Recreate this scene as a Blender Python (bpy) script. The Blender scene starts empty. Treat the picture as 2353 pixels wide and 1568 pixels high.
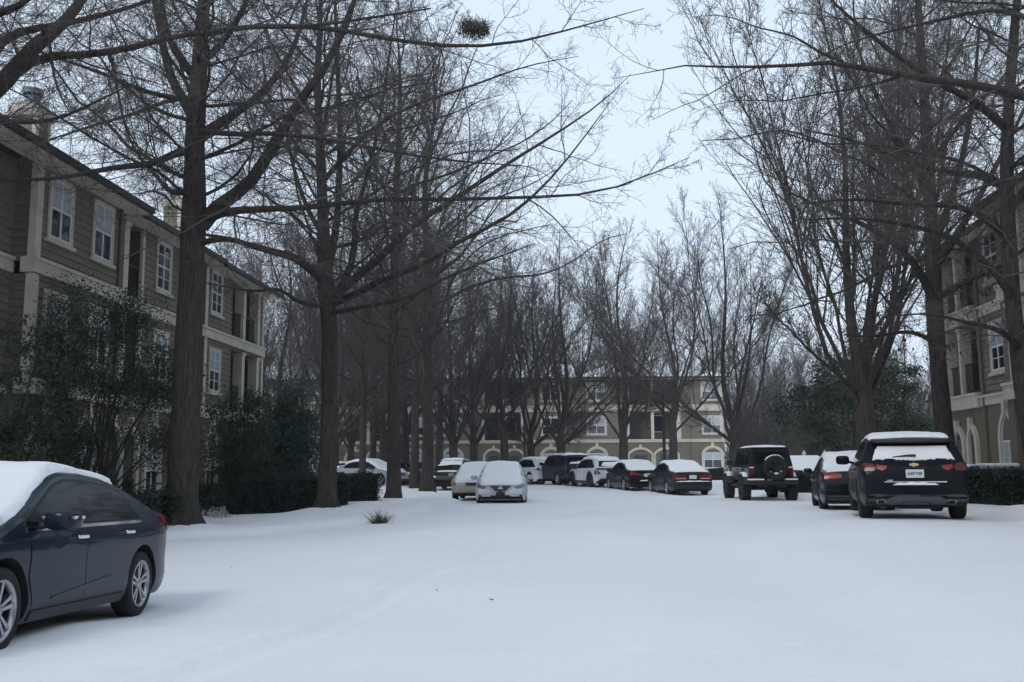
import bpy, bmesh, math, random
import numpy as np
from mathutils import Vector, Matrix, geometry
from mathutils.bvhtree import BVHTree

random.seed(7)
SC = bpy.context.scene
COL = SC.collection
PI = math.pi

# ------------------------------------------------------------------ camera
F, HOR, ROLL, CAMZ = 2165.0, 1068.0, 0.007, 1.35
PITCH = math.atan((HOR - 784.2) / F)
_f = Vector((0, math.cos(PITCH), math.sin(PITCH)))
_u = Vector((0, -math.sin(PITCH), math.cos(PITCH)))
_r = Vector((1, 0, 0))
_R = _r * math.cos(ROLL) - _u * math.sin(ROLL)
_U = _u * math.cos(ROLL) + _r * math.sin(ROLL)
CAMP = Vector((0, 0, CAMZ))
cd = bpy.data.cameras.new("camera")
cam = bpy.data.objects.new("camera", cd)
COL.objects.link(cam)
cd.sensor_width = 36
cd.lens = 36 * F / 2353.0
cd.clip_end = 3000
cd.clip_start = 0.1
M = Matrix.Identity(4)
for i in range(3):
    M[i][0] = _R[i]; M[i][1] = _U[i]; M[i][2] = -_f[i]; M[i][3] = CAMP[i]
cam.matrix_world = M
SC.camera = cam

def ray(px, py):
    return _f + _R * ((px - 1176.5) / F) + _U * ((784.2 - py) / F)

def at(px, py, D):
    """the point seen at photo position (px, py) at D metres ahead"""
    d = ray(px, py)
    return CAMP + d * (D / d.y)

# ------------------------------------------------------------------ scene helpers
def tag(o, label=None, cat=None, group=None, kind=None):
    if label: o['label'] = label
    if cat: o['category'] = cat
    if group: o['group'] = group
    if kind: o['kind'] = kind
    return o

def thing(name, label, cat, loc=(0, 0, 0), rz=0.0, group=None):
    o = bpy.data.objects.new(name, None)
    o.empty_display_size = .2
    COL.objects.link(o)
    o.location = loc
    o.rotation_euler = (0, 0, rz)
    return tag(o, label, cat, group)

def child_empty(name, parent, loc=(0, 0, 0), rot=(0, 0, 0)):
    o = bpy.data.objects.new(name, None)
    o.empty_display_size = .1
    COL.objects.link(o)
    o.parent = parent
    o.location = loc
    o.rotation_euler = rot
    return o

def np_mesh(name, V, Q, mats, smooth=False, midx=None):
    """mesh from an (n,3) array and an (m,3) or (m,4) face array"""
    V = np.asarray(V, dtype=np.float32); Q = np.asarray(Q, dtype=np.int32)
    me = bpy.data.meshes.new(name)
    n, k = Q.shape
    me.vertices.add(len(V)); me.vertices.foreach_set('co', V.ravel())
    me.loops.add(n * k); me.loops.foreach_set('vertex_index', Q.ravel())
    me.polygons.add(n)
    me.polygons.foreach_set('loop_start', np.arange(0, n * k, k, dtype=np.int32))
    if smooth: me.polygons.foreach_set('use_smooth', np.ones(n, dtype=bool))
    for m in (mats if isinstance(mats, (list, tuple)) else [mats]): me.materials.append(m)
    if midx is not None: me.polygons.foreach_set('material_index', np.asarray(midx, dtype=np.int32))
    me.update(calc_edges=True)
    return me

def link(name, me, parent=None, loc=None):
    o = bpy.data.objects.new(name, me)
    COL.objects.link(o)
    if parent is not None: o.parent = parent
    if loc is not None: o.location = loc
    return o

class MB:
    """collects shapes; build() links them as one mesh object"""
    def __init__(s): s.v = []; s.f = []; s.m = []; s.sm = []; s.cur = 0; s.smooth = False
    def add(s, vs, fs):
        b = len(s.v); s.v.extend([tuple(q) for q in vs])
        for q in fs:
            s.f.append(tuple(b + i for i in q)); s.m.append(s.cur); s.sm.append(s.smooth)
    def hexa(s, p):  # 8 points: bottom 4 ccw, top 4
        s.add(p, [(3, 2, 1, 0), (4, 5, 6, 7), (0, 1, 5, 4), (1, 2, 6, 5), (2, 3, 7, 6), (3, 0, 4, 7)])
    def box(s, x0, x1, y0, y1, z0, z1):
        s.hexa([(x0, y0, z0), (x1, y0, z0), (x1, y1, z0), (x0, y1, z0), (x0, y0, z1), (x1, y0, z1), (x1, y1, z1), (x0, y1, z1)])
    def bbox(s, x0, x1, y0, y1, z0, z1, b=.02):
        """box with chamfered edges"""
        bm = bmesh.new()
        bmesh.ops.create_cube(bm, size=1)
        for v in bm.verts:
            v.co = Vector(((x0 + x1) / 2 + v.co.x * (x1 - x0), (y0 + y1) / 2 + v.co.y * (y1 - y0), (z0 + z1) / 2 + v.co.z * (z1 - z0)))
        bmesh.ops.bevel(bm, geom=bm.edges[:], offset=b, segments=2, profile=.5, affect='EDGES')
        bm.verts.index_update()
        s.add([v.co[:] for v in bm.verts], [[v.index for v in f.verts] for f in bm.faces])
        bm.free()
    def tube(s, pts, r, n=8, caps=True):
        pts = [Vector(p) for p in pts]
        rs = r if isinstance(r, (list, tuple)) else [r] * len(pts)
        vs = []
        for i, p in enumerate(pts):
            t = (pts[min(i + 1, len(pts) - 1)] - pts[max(i - 1, 0)]).normalized()
            a = t.cross(Vector((0, 0, 1)) if abs(t.z) < .9 else Vector((1, 0, 0))).normalized()
            b = t.cross(a)
            for k in range(n):
                q = 2 * PI * k / n
                vs.append(p + (a * math.cos(q) + b * math.sin(q)) * rs[i])
        fs = [(i * n + k, i * n + (k + 1) % n, (i + 1) * n + (k + 1) % n, (i + 1) * n + k) for i in range(len(pts) - 1) for k in range(n)]
        if caps:
            fs.append(tuple(range(n - 1, -1, -1))); fs.append(tuple((len(pts) - 1) * n + k for k in range(n)))
        s.add(vs, fs)
    def lathe(s, prof, n=24, axis='z', c=(0, 0, 0)):
        """prof: (radius, height) pairs round an axis"""
        vs = []
        for r, h in prof:
            for k in range(n):
                q = 2 * PI * k / n
                a, b = r * math.cos(q), r * math.sin(q)
                p = (a, b, h) if axis == 'z' else ((a, h, b) if axis == 'y' else (h, a, b))
                vs.append((p[0] + c[0], p[1] + c[1], p[2] + c[2]))
        fs = [(i * n + k, i * n + (k + 1) % n, (i + 1) * n + (k + 1) % n, (i + 1) * n + k) for i in range(len(prof) - 1) for k in range(n)]
        s.add(vs, fs)
    def prism(s, poly, fn, a, b):
        """2D polygon poly swept from depth a to b; fn(u, w, depth) -> point"""
        n = len(poly)
        vs = [fn(u, w, a) for u, w in poly] + [fn(u, w, b) for u, w in poly]
        fs = [tuple(range(n - 1, -1, -1)), tuple(range(n, 2 * n))]
        fs += [(i, (i + 1) % n, n + (i + 1) % n, n + i) for i in range(n)]
        s.add(vs, fs)
    def ring(s, outer, inner, fn, a, b):
        """closed ring between two outlines with the same number of points"""
        n = len(outer)
        vs = [fn(u, w, a) for u, w in outer] + [fn(u, w, a) for u, w in inner] + [fn(u, w, b) for u, w in outer] + [fn(u, w, b) for u, w in inner]
        fs = []
        for i in range(n):
            j = (i + 1) % n
            fs += [(i, j, n + j, n + i), (2 * n + i, 3 * n + i, 3 * n + j, 2 * n + j), (i, 2 * n + i, 2 * n + j, j), (n + i, n + j, 3 * n + j, 3 * n + i)]
        s.add(vs, fs)
    def build(s, name, mats, parent=None, off=None, fixn=True, loc=None):
        me = bpy.data.meshes.new(name)
        v = s.v if off is None else [(a - off[0], b - off[1], c - off[2]) for a, b, c in s.v]
        me.from_pydata(v, [], s.f)
        for m in (mats if isinstance(mats, (list, tuple)) else [mats]): me.materials.append(m)
        me.polygons.foreach_set('material_index', s.m)
        me.polygons.foreach_set('use_smooth', s.sm)
        if fixn:
            bm = bmesh.new(); bm.from_mesh(me)
            bmesh.ops.recalc_face_normals(bm, faces=bm.faces[:])
            bm.to_mesh(me); bm.free()
        me.update()
        return link(name, me, parent, loc)

# ------------------------------------------------------------------ materials
def mat(name, col, rough=.7, metal=0.0, spec=.5, coat=0.0, var=0.0, vscale=4.0, bump=0.0, bscale=30.0, stretch=None, col2=None, wear=None):
    m = bpy.data.materials.new(name); m.use_nodes = True
    nt = m.node_tree; N = nt.nodes; Lk = nt.links
    b = N['Principled BSDF']
    b.inputs['Base Color'].default_value = (*col, 1)
    b.inputs['Roughness'].default_value = rough
    b.inputs['Metallic'].default_value = metal
    b.inputs['Specular IOR Level'].default_value = spec
    b.inputs['Coat Weight'].default_value = coat
    b.inputs['Coat Roughness'].default_value = .06
    if var or bump:
        tc = N.new('ShaderNodeTexCoord'); mp = N.new('ShaderNodeMapping')
        Lk.new(tc.outputs['Object'], mp.inputs['Vector'])
        if stretch: mp.inputs['Scale'].default_value = stretch
    if var:
        nz = N.new('ShaderNodeTexNoise'); nz.inputs['Scale'].default_value = vscale; nz.inputs['Detail'].default_value = 5
        Lk.new(mp.outputs[0], nz.inputs['Vector'])
        rp = N.new('ShaderNodeValToRGB')
        c2 = col2 if col2 else tuple(c * (1 - var) for c in col)
        c1 = col if col2 else tuple(min(1, c * (1 + var * .6)) for c in col)
        rp.color_ramp.elements[0].position = .32; rp.color_ramp.elements[0].color = (*c2, 1)
        rp.color_ramp.elements[1].position = .68; rp.color_ramp.elements[1].color = (*c1, 1)
        Lk.new(nz.outputs['Fac'], rp.inputs['Fac']); Lk.new(rp.outputs['Color'], b.inputs['Base Color'])
    if bump:
        n2 = N.new('ShaderNodeTexNoise'); n2.inputs['Scale'].default_value = bscale; n2.inputs['Detail'].default_value = 6
        Lk.new(mp.outputs[0], n2.inputs['Vector'])
        bp = N.new('ShaderNodeBump'); bp.inputs['Strength'].default_value = bump; bp.inputs['Distance'].default_value = .05
        Lk.new(n2.outputs['Fac'], bp.inputs['Height']); Lk.new(bp.outputs['Normal'], b.inputs['Normal'])
    return m

def paint(name, col, metal=.4, rough=.32):
    m = mat(name, col, rough + .1, metal * .5, .10, .26, var=.18, vscale=1.6); m.node_tree.nodes['Principled BSDF'].inputs['Coat Roughness'].default_value = .03; return m

SNOW = mat('snow', (.86, .86, .88), .75, spec=.2, bump=.28, bscale=26)
SNOWG = mat('ground_snow', (.83, .825, .85), .8, spec=.15, var=.03, vscale=.35, bump=.25, bscale=9)
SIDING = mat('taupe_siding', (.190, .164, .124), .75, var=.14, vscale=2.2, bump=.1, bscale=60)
SIDESHADE = mat('shaded_taupe_siding', (.15, .13, .10), .75, var=.14, vscale=2.2)  # siding colour with shade put in, for returns and balcony backs; downpipes too
STUCCO = mat('taupe_stucco', (.165, .141, .104), .9, var=.12, vscale=1.5, bump=.3, bscale=120)
CREAM = mat('cream_trim', (.58, .53, .43), .65, var=.12, vscale=3)
SHINGLE = mat('dark_shingle', (.03, .03, .033), .8, var=.2, vscale=6)
GUTTER = mat('dark_gutter', (.028, .026, .028), .5)
WINDOW = mat('white_sash', (.66, .67, .66), .5)
GLASSD = mat('dark_window_glass', (.022, .027, .035), .06, spec=.8, var=.5, vscale=1.5)
def blind_mat():
    m = mat('window_blind', (.30, .33, .36), .12, spec=.7)
    nt = m.node_tree; N = nt.nodes; Lk = nt.links
    tc = N.new('ShaderNodeTexCoord'); sp = N.new('ShaderNodeSeparateXYZ'); Lk.new(tc.outputs['Object'], sp.inputs[0])
    mm = N.new('ShaderNodeMath'); mm.operation = 'MULTIPLY'; mm.inputs[1].default_value = 110.0
    sn = N.new('ShaderNodeMath'); sn.operation = 'SINE'
    Lk.new(sp.outputs['Z'], mm.inputs[0]); Lk.new(mm.outputs[0], sn.inputs[0])
    rp = N.new('ShaderNodeValToRGB'); rp.color_ramp.elements[0].color = (.30, .33, .36, 1); rp.color_ramp.elements[1].color = (.52, .56, .60, 1)
    ad = N.new('ShaderNodeMath'); ad.operation = 'MULTIPLY_ADD'; ad.inputs[1].default_value = .5; ad.inputs[2].default_value = .5
    Lk.new(sn.outputs[0], ad.inputs[0]); Lk.new(ad.outputs[0], rp.inputs['Fac']); Lk.new(rp.outputs['Color'], N['Principled BSDF'].inputs['Base Color'])
    return m
BLIND = blind_mat()
PANEL2 = mat('half_drawn_blind', (.13, .14, .155), .12, spec=.7, var=.4, vscale=.9)
PORCHSHADE = mat('porch_shade', (.03, .028, .026), .8)
DOORM = mat('dark_door', (.055, .058, .062), .3)
BLACKM = mat('black_metal', (.012, .012, .014), .45)
GREYM = mat('grey_metal', (.28, .29, .30), .5, .4, var=.2)
FLUE = mat('galvanised_flue', (.25, .27, .30), .35, .7)
BARK = mat('grey_brown_bark', (.076, .064, .058), .95, spec=.1, var=.45, vscale=7, bump=.9, bscale=22, stretch=(3, 3, .45))
BARKF = mat('twig_bark', (.115, .098, .090), .95, spec=.1, var=.3, vscale=2)
BARKV = mat('vase_tree_bark', (.078, .067, .061), .95, spec=.1, var=.35, vscale=5, bump=.5, bscale=18, stretch=(3, 3, .5))
BARKB = mat('brown_thicket_twigs', (.105, .085, .072), .95, spec=.1, var=.3, vscale=1)
LEAFD = mat('dry_brown_leaf', (.055, .032, .018), .8, var=.4, vscale=3)
LEAFY = mat('yellow_green_leaf', (.16, .13, .03), .8, var=.4, vscale=3)
EVER = mat('dark_evergreen_leaf', (.048, .066, .038), .6, spec=.3, var=.5, vscale=1.3)
EVERB = mat('blue_green_leaf', (.040, .080, .056), .6, spec=.3, var=.5, vscale=1.3)
OLIVE = mat('olive_leaf', (.060, .076, .042), .7, spec=.25, var=.5, vscale=1.5)
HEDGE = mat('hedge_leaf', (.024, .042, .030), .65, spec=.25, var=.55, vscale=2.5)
HEDGESHADE = mat('hedge_inner_shade', (.008, .012, .009), .95, spec=.05)
STRAW = mat('dry_grass_blade', (.13, .085, .05), .9, var=.4, vscale=4)
GRASS = mat('green_grass_blade', (.055, .070, .042), .8, var=.4, vscale=4)
TYRE = mat('tyre_rubber', (.012, .012, .013), .85, var=.4, vscale=20)
RIM = mat('alloy_rim', (.42, .43, .45), .3, .85)
RIMD = mat('dark_rim', (.03, .03, .033), .35, .5)
CHROME = mat('chrome', (.75, .77, .80), .12, 1.0)
CGLASS = mat('car_glass', (.005, .006, .008), .04, spec=.10)
TRIMB = mat('black_trim', (.012, .012, .013), .5)
CLAD = mat('grey_cladding', (.055, .058, .064), .6)
DIFFU = mat('silver_grey_bumper', (.10, .11, .125), .5, .2)
UNDER = mat('underbody', (.008, .008, .009), .9)
RED = mat('red_lens', (.24, .004, .009), .2, spec=.4, coat=.25)
REDD = mat('dark_red_lens', (.10, .003, .006), .2, spec=.4, coat=.25)
AMBER = mat('amber_lens', (.55, .12, .02), .2)
LENS = mat('clear_lens', (.42, .44, .46), .1, spec=.8, coat=.5)
PLATE = mat('plate_white', (.62, .66, .68), .45)
PLATEB = mat('plate_text_blue', (.03, .06, .10), .5)
GOLD = mat('gold_badge', (.62, .50, .27), .3, .5)

# ------------------------------------------------------------------ world and sun
w = bpy.data.worlds.new("World"); SC.world = w; w.use_nodes = True
nt = w.node_tree; N = nt.nodes
bg = N['Background']
SUN_EL, SUN_ROT = math.radians(42), math.radians(205)
sky = N.new('ShaderNodeTexSky'); sky.sky_type = 'NISHITA'; sky.sun_disc = False
sky.sun_elevation = SUN_EL; sky.sun_rotation = SUN_ROT
tc = N.new('ShaderNodeTexCoord'); sp = N.new('ShaderNodeSeparateXYZ')
nt.links.new(tc.outputs['Generated'], sp.inputs[0])
rp = N.new('ShaderNodeValToRGB')   # cloud layer: a little brighter towards the horizon
rp.color_ramp.elements[0].position = .0; rp.color_ramp.elements[0].color = (.665, .765, .885, 1)
rp.color_ramp.elements[1].position = .75; rp.color_ramp.elements[1].color = (.55, .66, .80, 1)
nt.links.new(sp.outputs['Z'], rp.inputs['Fac'])
nz = N.new('ShaderNodeTexNoise'); nz.inputs['Scale'].default_value = 1.6; nz.inputs['Detail'].default_value = 3
nt.links.new(tc.outputs['Generated'], nz.inputs['Vector'])
ml = N.new('ShaderNodeMath'); ml.operation = 'MULTIPLY_ADD'; ml.inputs[1].default_value = 1.2; ml.inputs[2].default_value = 12.2
nt.links.new(nz.outputs['Fac'], ml.inputs[0])
vm = N.new('ShaderNodeVectorMath'); vm.operation = 'SCALE'
nt.links.new(rp.outputs['Color'], vm.inputs[0]); nt.links.new(ml.outputs[0], vm.inputs['Scale'])
mx = N.new('ShaderNodeMix'); mx.data_type = 'RGBA'; mx.inputs['Factor'].default_value = .93
nt.links.new(sky.outputs['Color'], mx.inputs['A']); nt.links.new(vm.outputs[0], mx.inputs['B'])
nt.links.new(mx.outputs['Result'], bg.inputs['Color'])
bg.inputs['Strength'].default_value = .1
sl = bpy.data.lights.new('sun', 'SUN'); so = bpy.data.objects.new('sun', sl); COL.objects.link(so)
sl.energy = .8; sl.angle = math.radians(18); sl.color = (1, .96, .9)
sd = Vector((math.sin(SUN_ROT) * math.cos(SUN_EL), math.cos(SUN_ROT) * math.cos(SUN_EL), math.sin(SUN_EL)))
so.rotation_euler = sd.to_track_quat('Z', 'Y').to_euler()
SC.view_settings.view_transform = 'Standard'; SC.view_settings.look = 'None'
SC.view_settings.exposure = .07; SC.view_settings.gamma = 1
SC.cycles.max_bounces = 6; SC.cycles.diffuse_bounces = 3; SC.cycles.glossy_bounces = 3

# ------------------------------------------------------------------ ground
CTRL = []
def ctl(px, py, D, up=0):
    p = at(px, py, D); CTRL.append((p.x, p.y, p.z - up))
ctl(2110, 1200, 17.3); ctl(1800, 1151, 33.5); ctl(1925, 1174, 23.8); ctl(1560, 1139, 41); ctl(1460, 1127, 46)
ctl(1380, 1121, 51); ctl(1300, 1115, 55); ctl(1235, 1114, 58); ctl(1153, 1157, 33); ctl(1085, 1153, 35.5); ctl(1035, 1128, 48)
ctl(415, 1214, 22, .15); ctl(748, 1172, 29, .15); ctl(905, 1152, 36.5, .15); ctl(980, 1138, 43, .08)
ctl(540, 1183, 29.8, .15); ctl(640, 1180, 31, .15); ctl(850, 1152, 34, .15)
CTRL += [(-4.6, 10.8, -.17), (-4.5, 7.2, .01), (0, 4, -.08), (4, 6, 0), (8, 10, .08), (0, 12, -.06), (3, 20, .04), (-12, 22, 0), (-11, 35, 0),
         (16, 30, .05), (15, 22, .15), (0, 83, .0), (18, 83, 0), (-20, 70, 0), (20, 55, 0), (-25, 5, 0), (25, 5, .2), (0, -10, 0), (0, 130, 0), (40, 100, 0), (-40, 100, 0)]
CTRL = np.array(CTRL)
KERB = np.array([(-10, -12), (-5, -10.2), (8, -9.0), (14, -8.3), (20, -7.4), (25, -3.9), (30, -3.1), (35, -2.3), (42, -3.2), (50, -6), (60, -9), (400, -9)], float)
KERBR = np.array([(-10, 12.5), (8, 10.5), (14, 9.6), (17, 9.3), (22, 10.4), (30, 11.2), (36, 10.6), (42, 9.6), (50, 6.8), (56, 4.8), (62, 2), (400, 2)], float)
TRACK = [at(300, 1580, 6.0), at(720, 1430, 8.4), at(860, 1370, 10.2), at(960, 1322, 12.4), at(1100, 1280, 15), at(1230, 1225, 20)]
TRK = np.array([(p.y, p.x) for p in TRACK])
TRK = TRK[np.argsort(TRK[:, 0])]

def gz(x, y):
    x = np.asarray(x, float); y = np.asarray(y, float)
    sh = x.shape; x = x.ravel(); y = y.ravel()
    z = np.zeros(len(x))
    sc = 3.2 + .05 * np.abs(y)
    for i0 in range(0, len(x), 20000):
        s = slice(i0, i0 + 20000)
        d2 = (x[s, None] - CTRL[None, :, 0]) ** 2 + (y[s, None] - CTRL[None, :, 1]) ** 2
        wgt = 1 / (d2 / sc[s, None] ** 2 + .12) ** 2
        z[s] = (wgt * CTRL[None, :, 2]).sum(1) / wgt.sum(1)
    # snowed-over kerbs: a soft step up to the verge
    def sst(t): t = np.clip(t, 0, 1); return t * t * (3 - 2 * t)
    wob = .25 * np.sin(y * .9) + .15 * np.sin(y * 2.3 + 1)
    z += .15 * sst((np.interp(y, KERB[:, 0], KERB[:, 1]) + wob - x) / .55 + .5) * (y < 60)
    z += .16 * sst((x - np.interp(y, KERBR[:, 0], KERBR[:, 1]) + wob) / .7 + .5) * (y < 60)
    # the buried wheel track: a groove with a soft raised lip
    t = x - np.interp(y, TRK[:, 0], TRK[:, 1])
    on = sst((y - 4) / 2) * sst((21 - y) / 6)
    lump = .92 + .08 * np.sin(y * 3.1) * np.sin(y * 7.7 + 1)
    z += on * lump * (.055 * np.exp(-((t + .17) / .12) ** 2) - .05 * np.exp(-((t - .10) / .16) ** 2))
    z += on * .016 * np.exp(-((t - 1.6) / .22) ** 2) * np.clip(np.sin(y * 1.3 + .5 * np.sin(y * 4)), 0, 1)
    # broad wind ripples and old ruts running with the road
    z += .012 * np.sin(x * 1.1 + y * .35) * np.sin(y * .5 - x * .2) + .006 * np.sin(x * 3.1 - y * .9) * np.sin(y * 1.7 + x)
    z += .034 * np.exp(-((x - 3.4 - .08 * y) / .5) ** 2) - .036 * np.exp(-((x - 2.2 - .08 * y) / .45) ** 2) + .026 * np.exp(-((x - .6 - .07 * y) / .4) ** 2) - .030 * np.exp(-((x + .3 - .07 * y) / .4) ** 2)
    return z.reshape(sh)

def g1(x, y): return float(gz(np.array([x]), np.array([y]))[0])

def ground_at(px, py, D0=20):
    """where the line of sight through (px, py) meets the snow"""
    d = ray(px, py); D = D0
    for _ in range(40):
        p = CAMP + d * (D / d.y)
        z = g1(p.x, p.y)
        Dn = (z - CAMZ) / (d.z / d.y)
        if Dn <= 0: break
        D = .5 * D + .5 * min(Dn, 150)
    return CAMP + d * (D / d.y)

def build_ground():
    ys = [-30.0, -20, -12, -6, -2, 0, 1.5, 2.5]
    while ys[-1] < 110: ys.append(ys[-1] + max(.03, .007 * ys[-1]))
    while ys[-1] < 2000: ys.append(ys[-1] * 1.25)
    ys = np.array(ys); S = np.linspace(-1, 1, 760)
    S = S * .56 + np.sign(S) * np.abs(S) ** 7 * 1.8
    X = S[None, :] * (np.abs(ys)[:, None] * 1.0 + 6)
    Y = np.repeat(ys[:, None], len(S), 1)
    rng = np.random.default_rng(3)
    Z = gz(X, Y)
    # shallow dents and pock marks in the near snow
    for _ in range(190):
        a, b = rng.uniform(3, 26), 0
        cx, cy = rng.uniform(-.5, .5) * a, a
        r = rng.uniform(.04, .18); h = rng.uniform(-.013, .013)
        sel = (np.abs(Y - cy) < 4 * r) & (np.abs(X - cx) < 4 * r)
        Z[sel] += h * np.exp(-(((X[sel] - cx) / (r * 1.5)) ** 2 + ((Y[sel] - cy) / r) ** 2))
    # snow mounded round the tree feet
    for (tx, ty, tr) in MOUNDS:
        d = np.hypot(X - tx, Y - ty); Z += .10 * np.exp(-((d - tr) / .55) ** 2) * (d < tr + 3)
    n, k = X.shape
    idx = np.arange(n * k).reshape(n, k)
    Q = np.stack([idx[:-1, :-1], idx[:-1, 1:], idx[1:, 1:], idx[1:, :-1]], -1).reshape(-1, 4)
    me = np_mesh('ground', np.stack([X, Y, Z], -1).reshape(-1, 3), Q, SNOWG, smooth=True)
    o = link('ground', me); tag(o, kind='structure')
MOUNDS = []
# ------------------------------------------------------------------ buildings
class Fac:
    """a facade plane: u along it, n outwards, z up"""
    def __init__(s, p0, p1, out):
        s.o = Vector((p0[0], p0[1], 0)); s.d = (Vector((p1[0], p1[1], 0)) - s.o).normalized()
        n = Vector((s.d.y, -s.d.x, 0)); s.n = n if n.dot(Vector((out[0], out[1], 0))) > 0 else -n
    def P(s, u, n, z):
        p = s.o + s.d * u + s.n * n
        return (p.x, p.y, z)
    def at(s, px, py, n=0):
        d = ray(px, py); o = s.o + s.n * n
        t = (o - CAMP).dot(s.n) / d.dot(s.n)
        p = CAMP + d * t
        return (p - s.o).dot(s.d), p.z
    def box(s, mb, u0, u1, n0, n1, z0, z1):
        mb.hexa([s.P(u0, n0, z0), s.P(u1, n0, z0), s.P(u1, n1, z0), s.P(u0, n1, z0), s.P(u0, n0, z1), s.P(u1, n0, z1), s.P(u1, n1, z1), s.P(u0, n1, z1)])
    def siding(s, mb, u0, u1, z0, z1, n=0, h=.2):
        k = max(1, round((z1 - z0) / h)); h = (z1 - z0) / k
        vs = []; fs = []
        for i in range(k):
            z = z0 + i * h
            vs += [s.P(u0, n, z), s.P(u1, n, z), s.P(u0, n + .04, z), s.P(u1, n + .04, z), s.P(u0, n + .006, z + h), s.P(u1, n + .006, z + h), s.P(u0, n, z + h), s.P(u1, n, z + h)]
            b = i * 8
            fs += [(b, b + 1, b + 3, b + 2), (b + 2, b + 3, b + 5, b + 4), (b + 4, b + 5, b + 7, b + 6), (b, b + 2, b + 4, b + 6), (b + 1, b + 7, b + 5, b + 3)]
        mb.add(vs, fs)

def arch(uc, w, z0, zs, rise, kind, N=8):
    a = w / 2; pts = [(uc - a, z0)]
    if kind == 'lancet':
        R = (a * a + rise * rise) / (2 * a); th = math.asin(min(1, rise / R)) if rise <= R else PI / 2
        left = [(-a + R - R * math.cos(th * i / N), zs + R * math.sin(th * i / N)) for i in range(N + 1)]
    else:
        R = (a * a + rise * rise) / (2 * rise); th = math.asin(a / R)
        left = [(-R * math.sin(th * (1 - i / N)), zs + rise - R + R * math.cos(th * (1 - i / N))) for i in range(N + 1)]
    pts += [(uc + p, q) for p, q in left] + [(uc - p, q) for p, q in left[-2::-1]] + [(uc + a, z0)]
    return pts

def window(fc, root, off, uc, w, z0, z1, n=0.03, blind=True, grid=0, low=None, fw=.075):
    f = MB(); fn = lambda u, z, d: fc.P(u, d, z)
    R4 = lambda a, b, c, d: [(a, c), (b, c), (b, d), (a, d)]
    a, b = uc - w / 2, uc + w / 2
    f.ring(R4(a - fw, b + fw, z0 - .05, z1 + fw), R4(a, b, z0, z1), fn, n, n + .055)
    f.cur = 1
    f.ring(R4(a, b, z0, z1), R4(a + .055, b - .055, z0 + .055, z1 - .055), fn, n - .01, n + .038)
    zm = (z0 + z1) / 2
    fc.box(f, a + .055, b - .055, n, n + .034, zm - .03, zm + .03)
    fc.box(f, uc - .028, uc + .028, n, n + .036, z0 + .055, zm - .03)
    fc.box(f, uc - .028, uc + .028, n, n + .036, zm + .03, z1 - .055)
    if grid:
        for hz in (z0 + (zm - z0) * .52, zm + (z1 - zm) * .5):
            fc.box(f, a + .055, uc - .028, n, n + .024, hz - .012, hz + .012)
            fc.box(f, uc + .028, b - .055, n, n + .024, hz - .012, hz + .012)
    win = f.build('window', [CREAM, WINDOW], root, off)
    p = MB(); fc.box(p, a + .03, b - .03, n - .02, n + .012, zm, z1 - .03); p.build('pane', BLIND if blind else GLASSD, win, off)
    p = MB(); fc.box(p, a + .03, b - .03, n - .02, n + .011, z0 + .03, zm - .001); p.build('pane', low or GLASSD, win, off)
    p = MB(); fc.box(p, a - .16, b + .16, n - .01, n + .10, z0 - .14, z0 - .052); p.build('sill', CREAM, win, off)
    return win

def arch_window(fc, root, off, uc, w, z0, zs, rise, kind, n=0.02, tw=.16, key=True, dark=False):
    fn = lambda u, z, d: fc.P(u, d, z)
    f = MB()
    o = arch(uc, w + 2 * tw, z0 - (0 if kind == 'lancet' else .12), zs, rise + tw * 1.15, kind); i = arch(uc, w, z0, zs, rise, kind)
    f.ring(o, i, fn, n - .02, n + .08)
    zt = zs + rise + tw * 1.1
    if key: fc.box(f, uc - tw * .62, uc + tw * .62, n - .02, n + .13, zt - tw * 1.2, zt + tw * 1.35)
    f.cur = 1
    zm = z0 + (zs - z0) * .55
    i2 = arch(uc, w - .10, z0 + .05, zs, rise - .04, kind)
    f.ring(i, i2, fn, n - .03, n + .03)
    fc.box(f, uc - .025, uc + .025, n - .02, n + .028, z0, zs + .02)
    fc.box(f, uc - w / 2 + .04, uc + w / 2 - .04, n - .02, n + .026, zm - .03, zm + .03)
    fc.box(f, uc - w / 2 + .04, uc + w / 2 - .04, n - .02, n + .027, zs - .03, zs + .03)
    win = f.build('window', [CREAM, WINDOW], root, off)
    p = MB(); p.prism([(uc - w / 2, z0), (uc - w / 2, zm), (uc + w / 2, zm), (uc + w / 2, z0)], fn, n - .03, n + .005); p.build('pane', GLASSD, win, off)
    p = MB(); p.prism([(uc - w / 2, zm), (uc - w / 2, zs), (uc + w / 2, zs), (uc + w / 2, zm)], fn, n - .03, n + .004); p.build('pane', GLASSD if dark else BLIND, win, off)
    p = MB(); p.prism(arch(uc, w, zs, zs + .001, rise, kind), fn, n - .03, n + .006); p.build('arch_panel', STUCCO if not dark else GLASSD, win, off)
    return win

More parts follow.
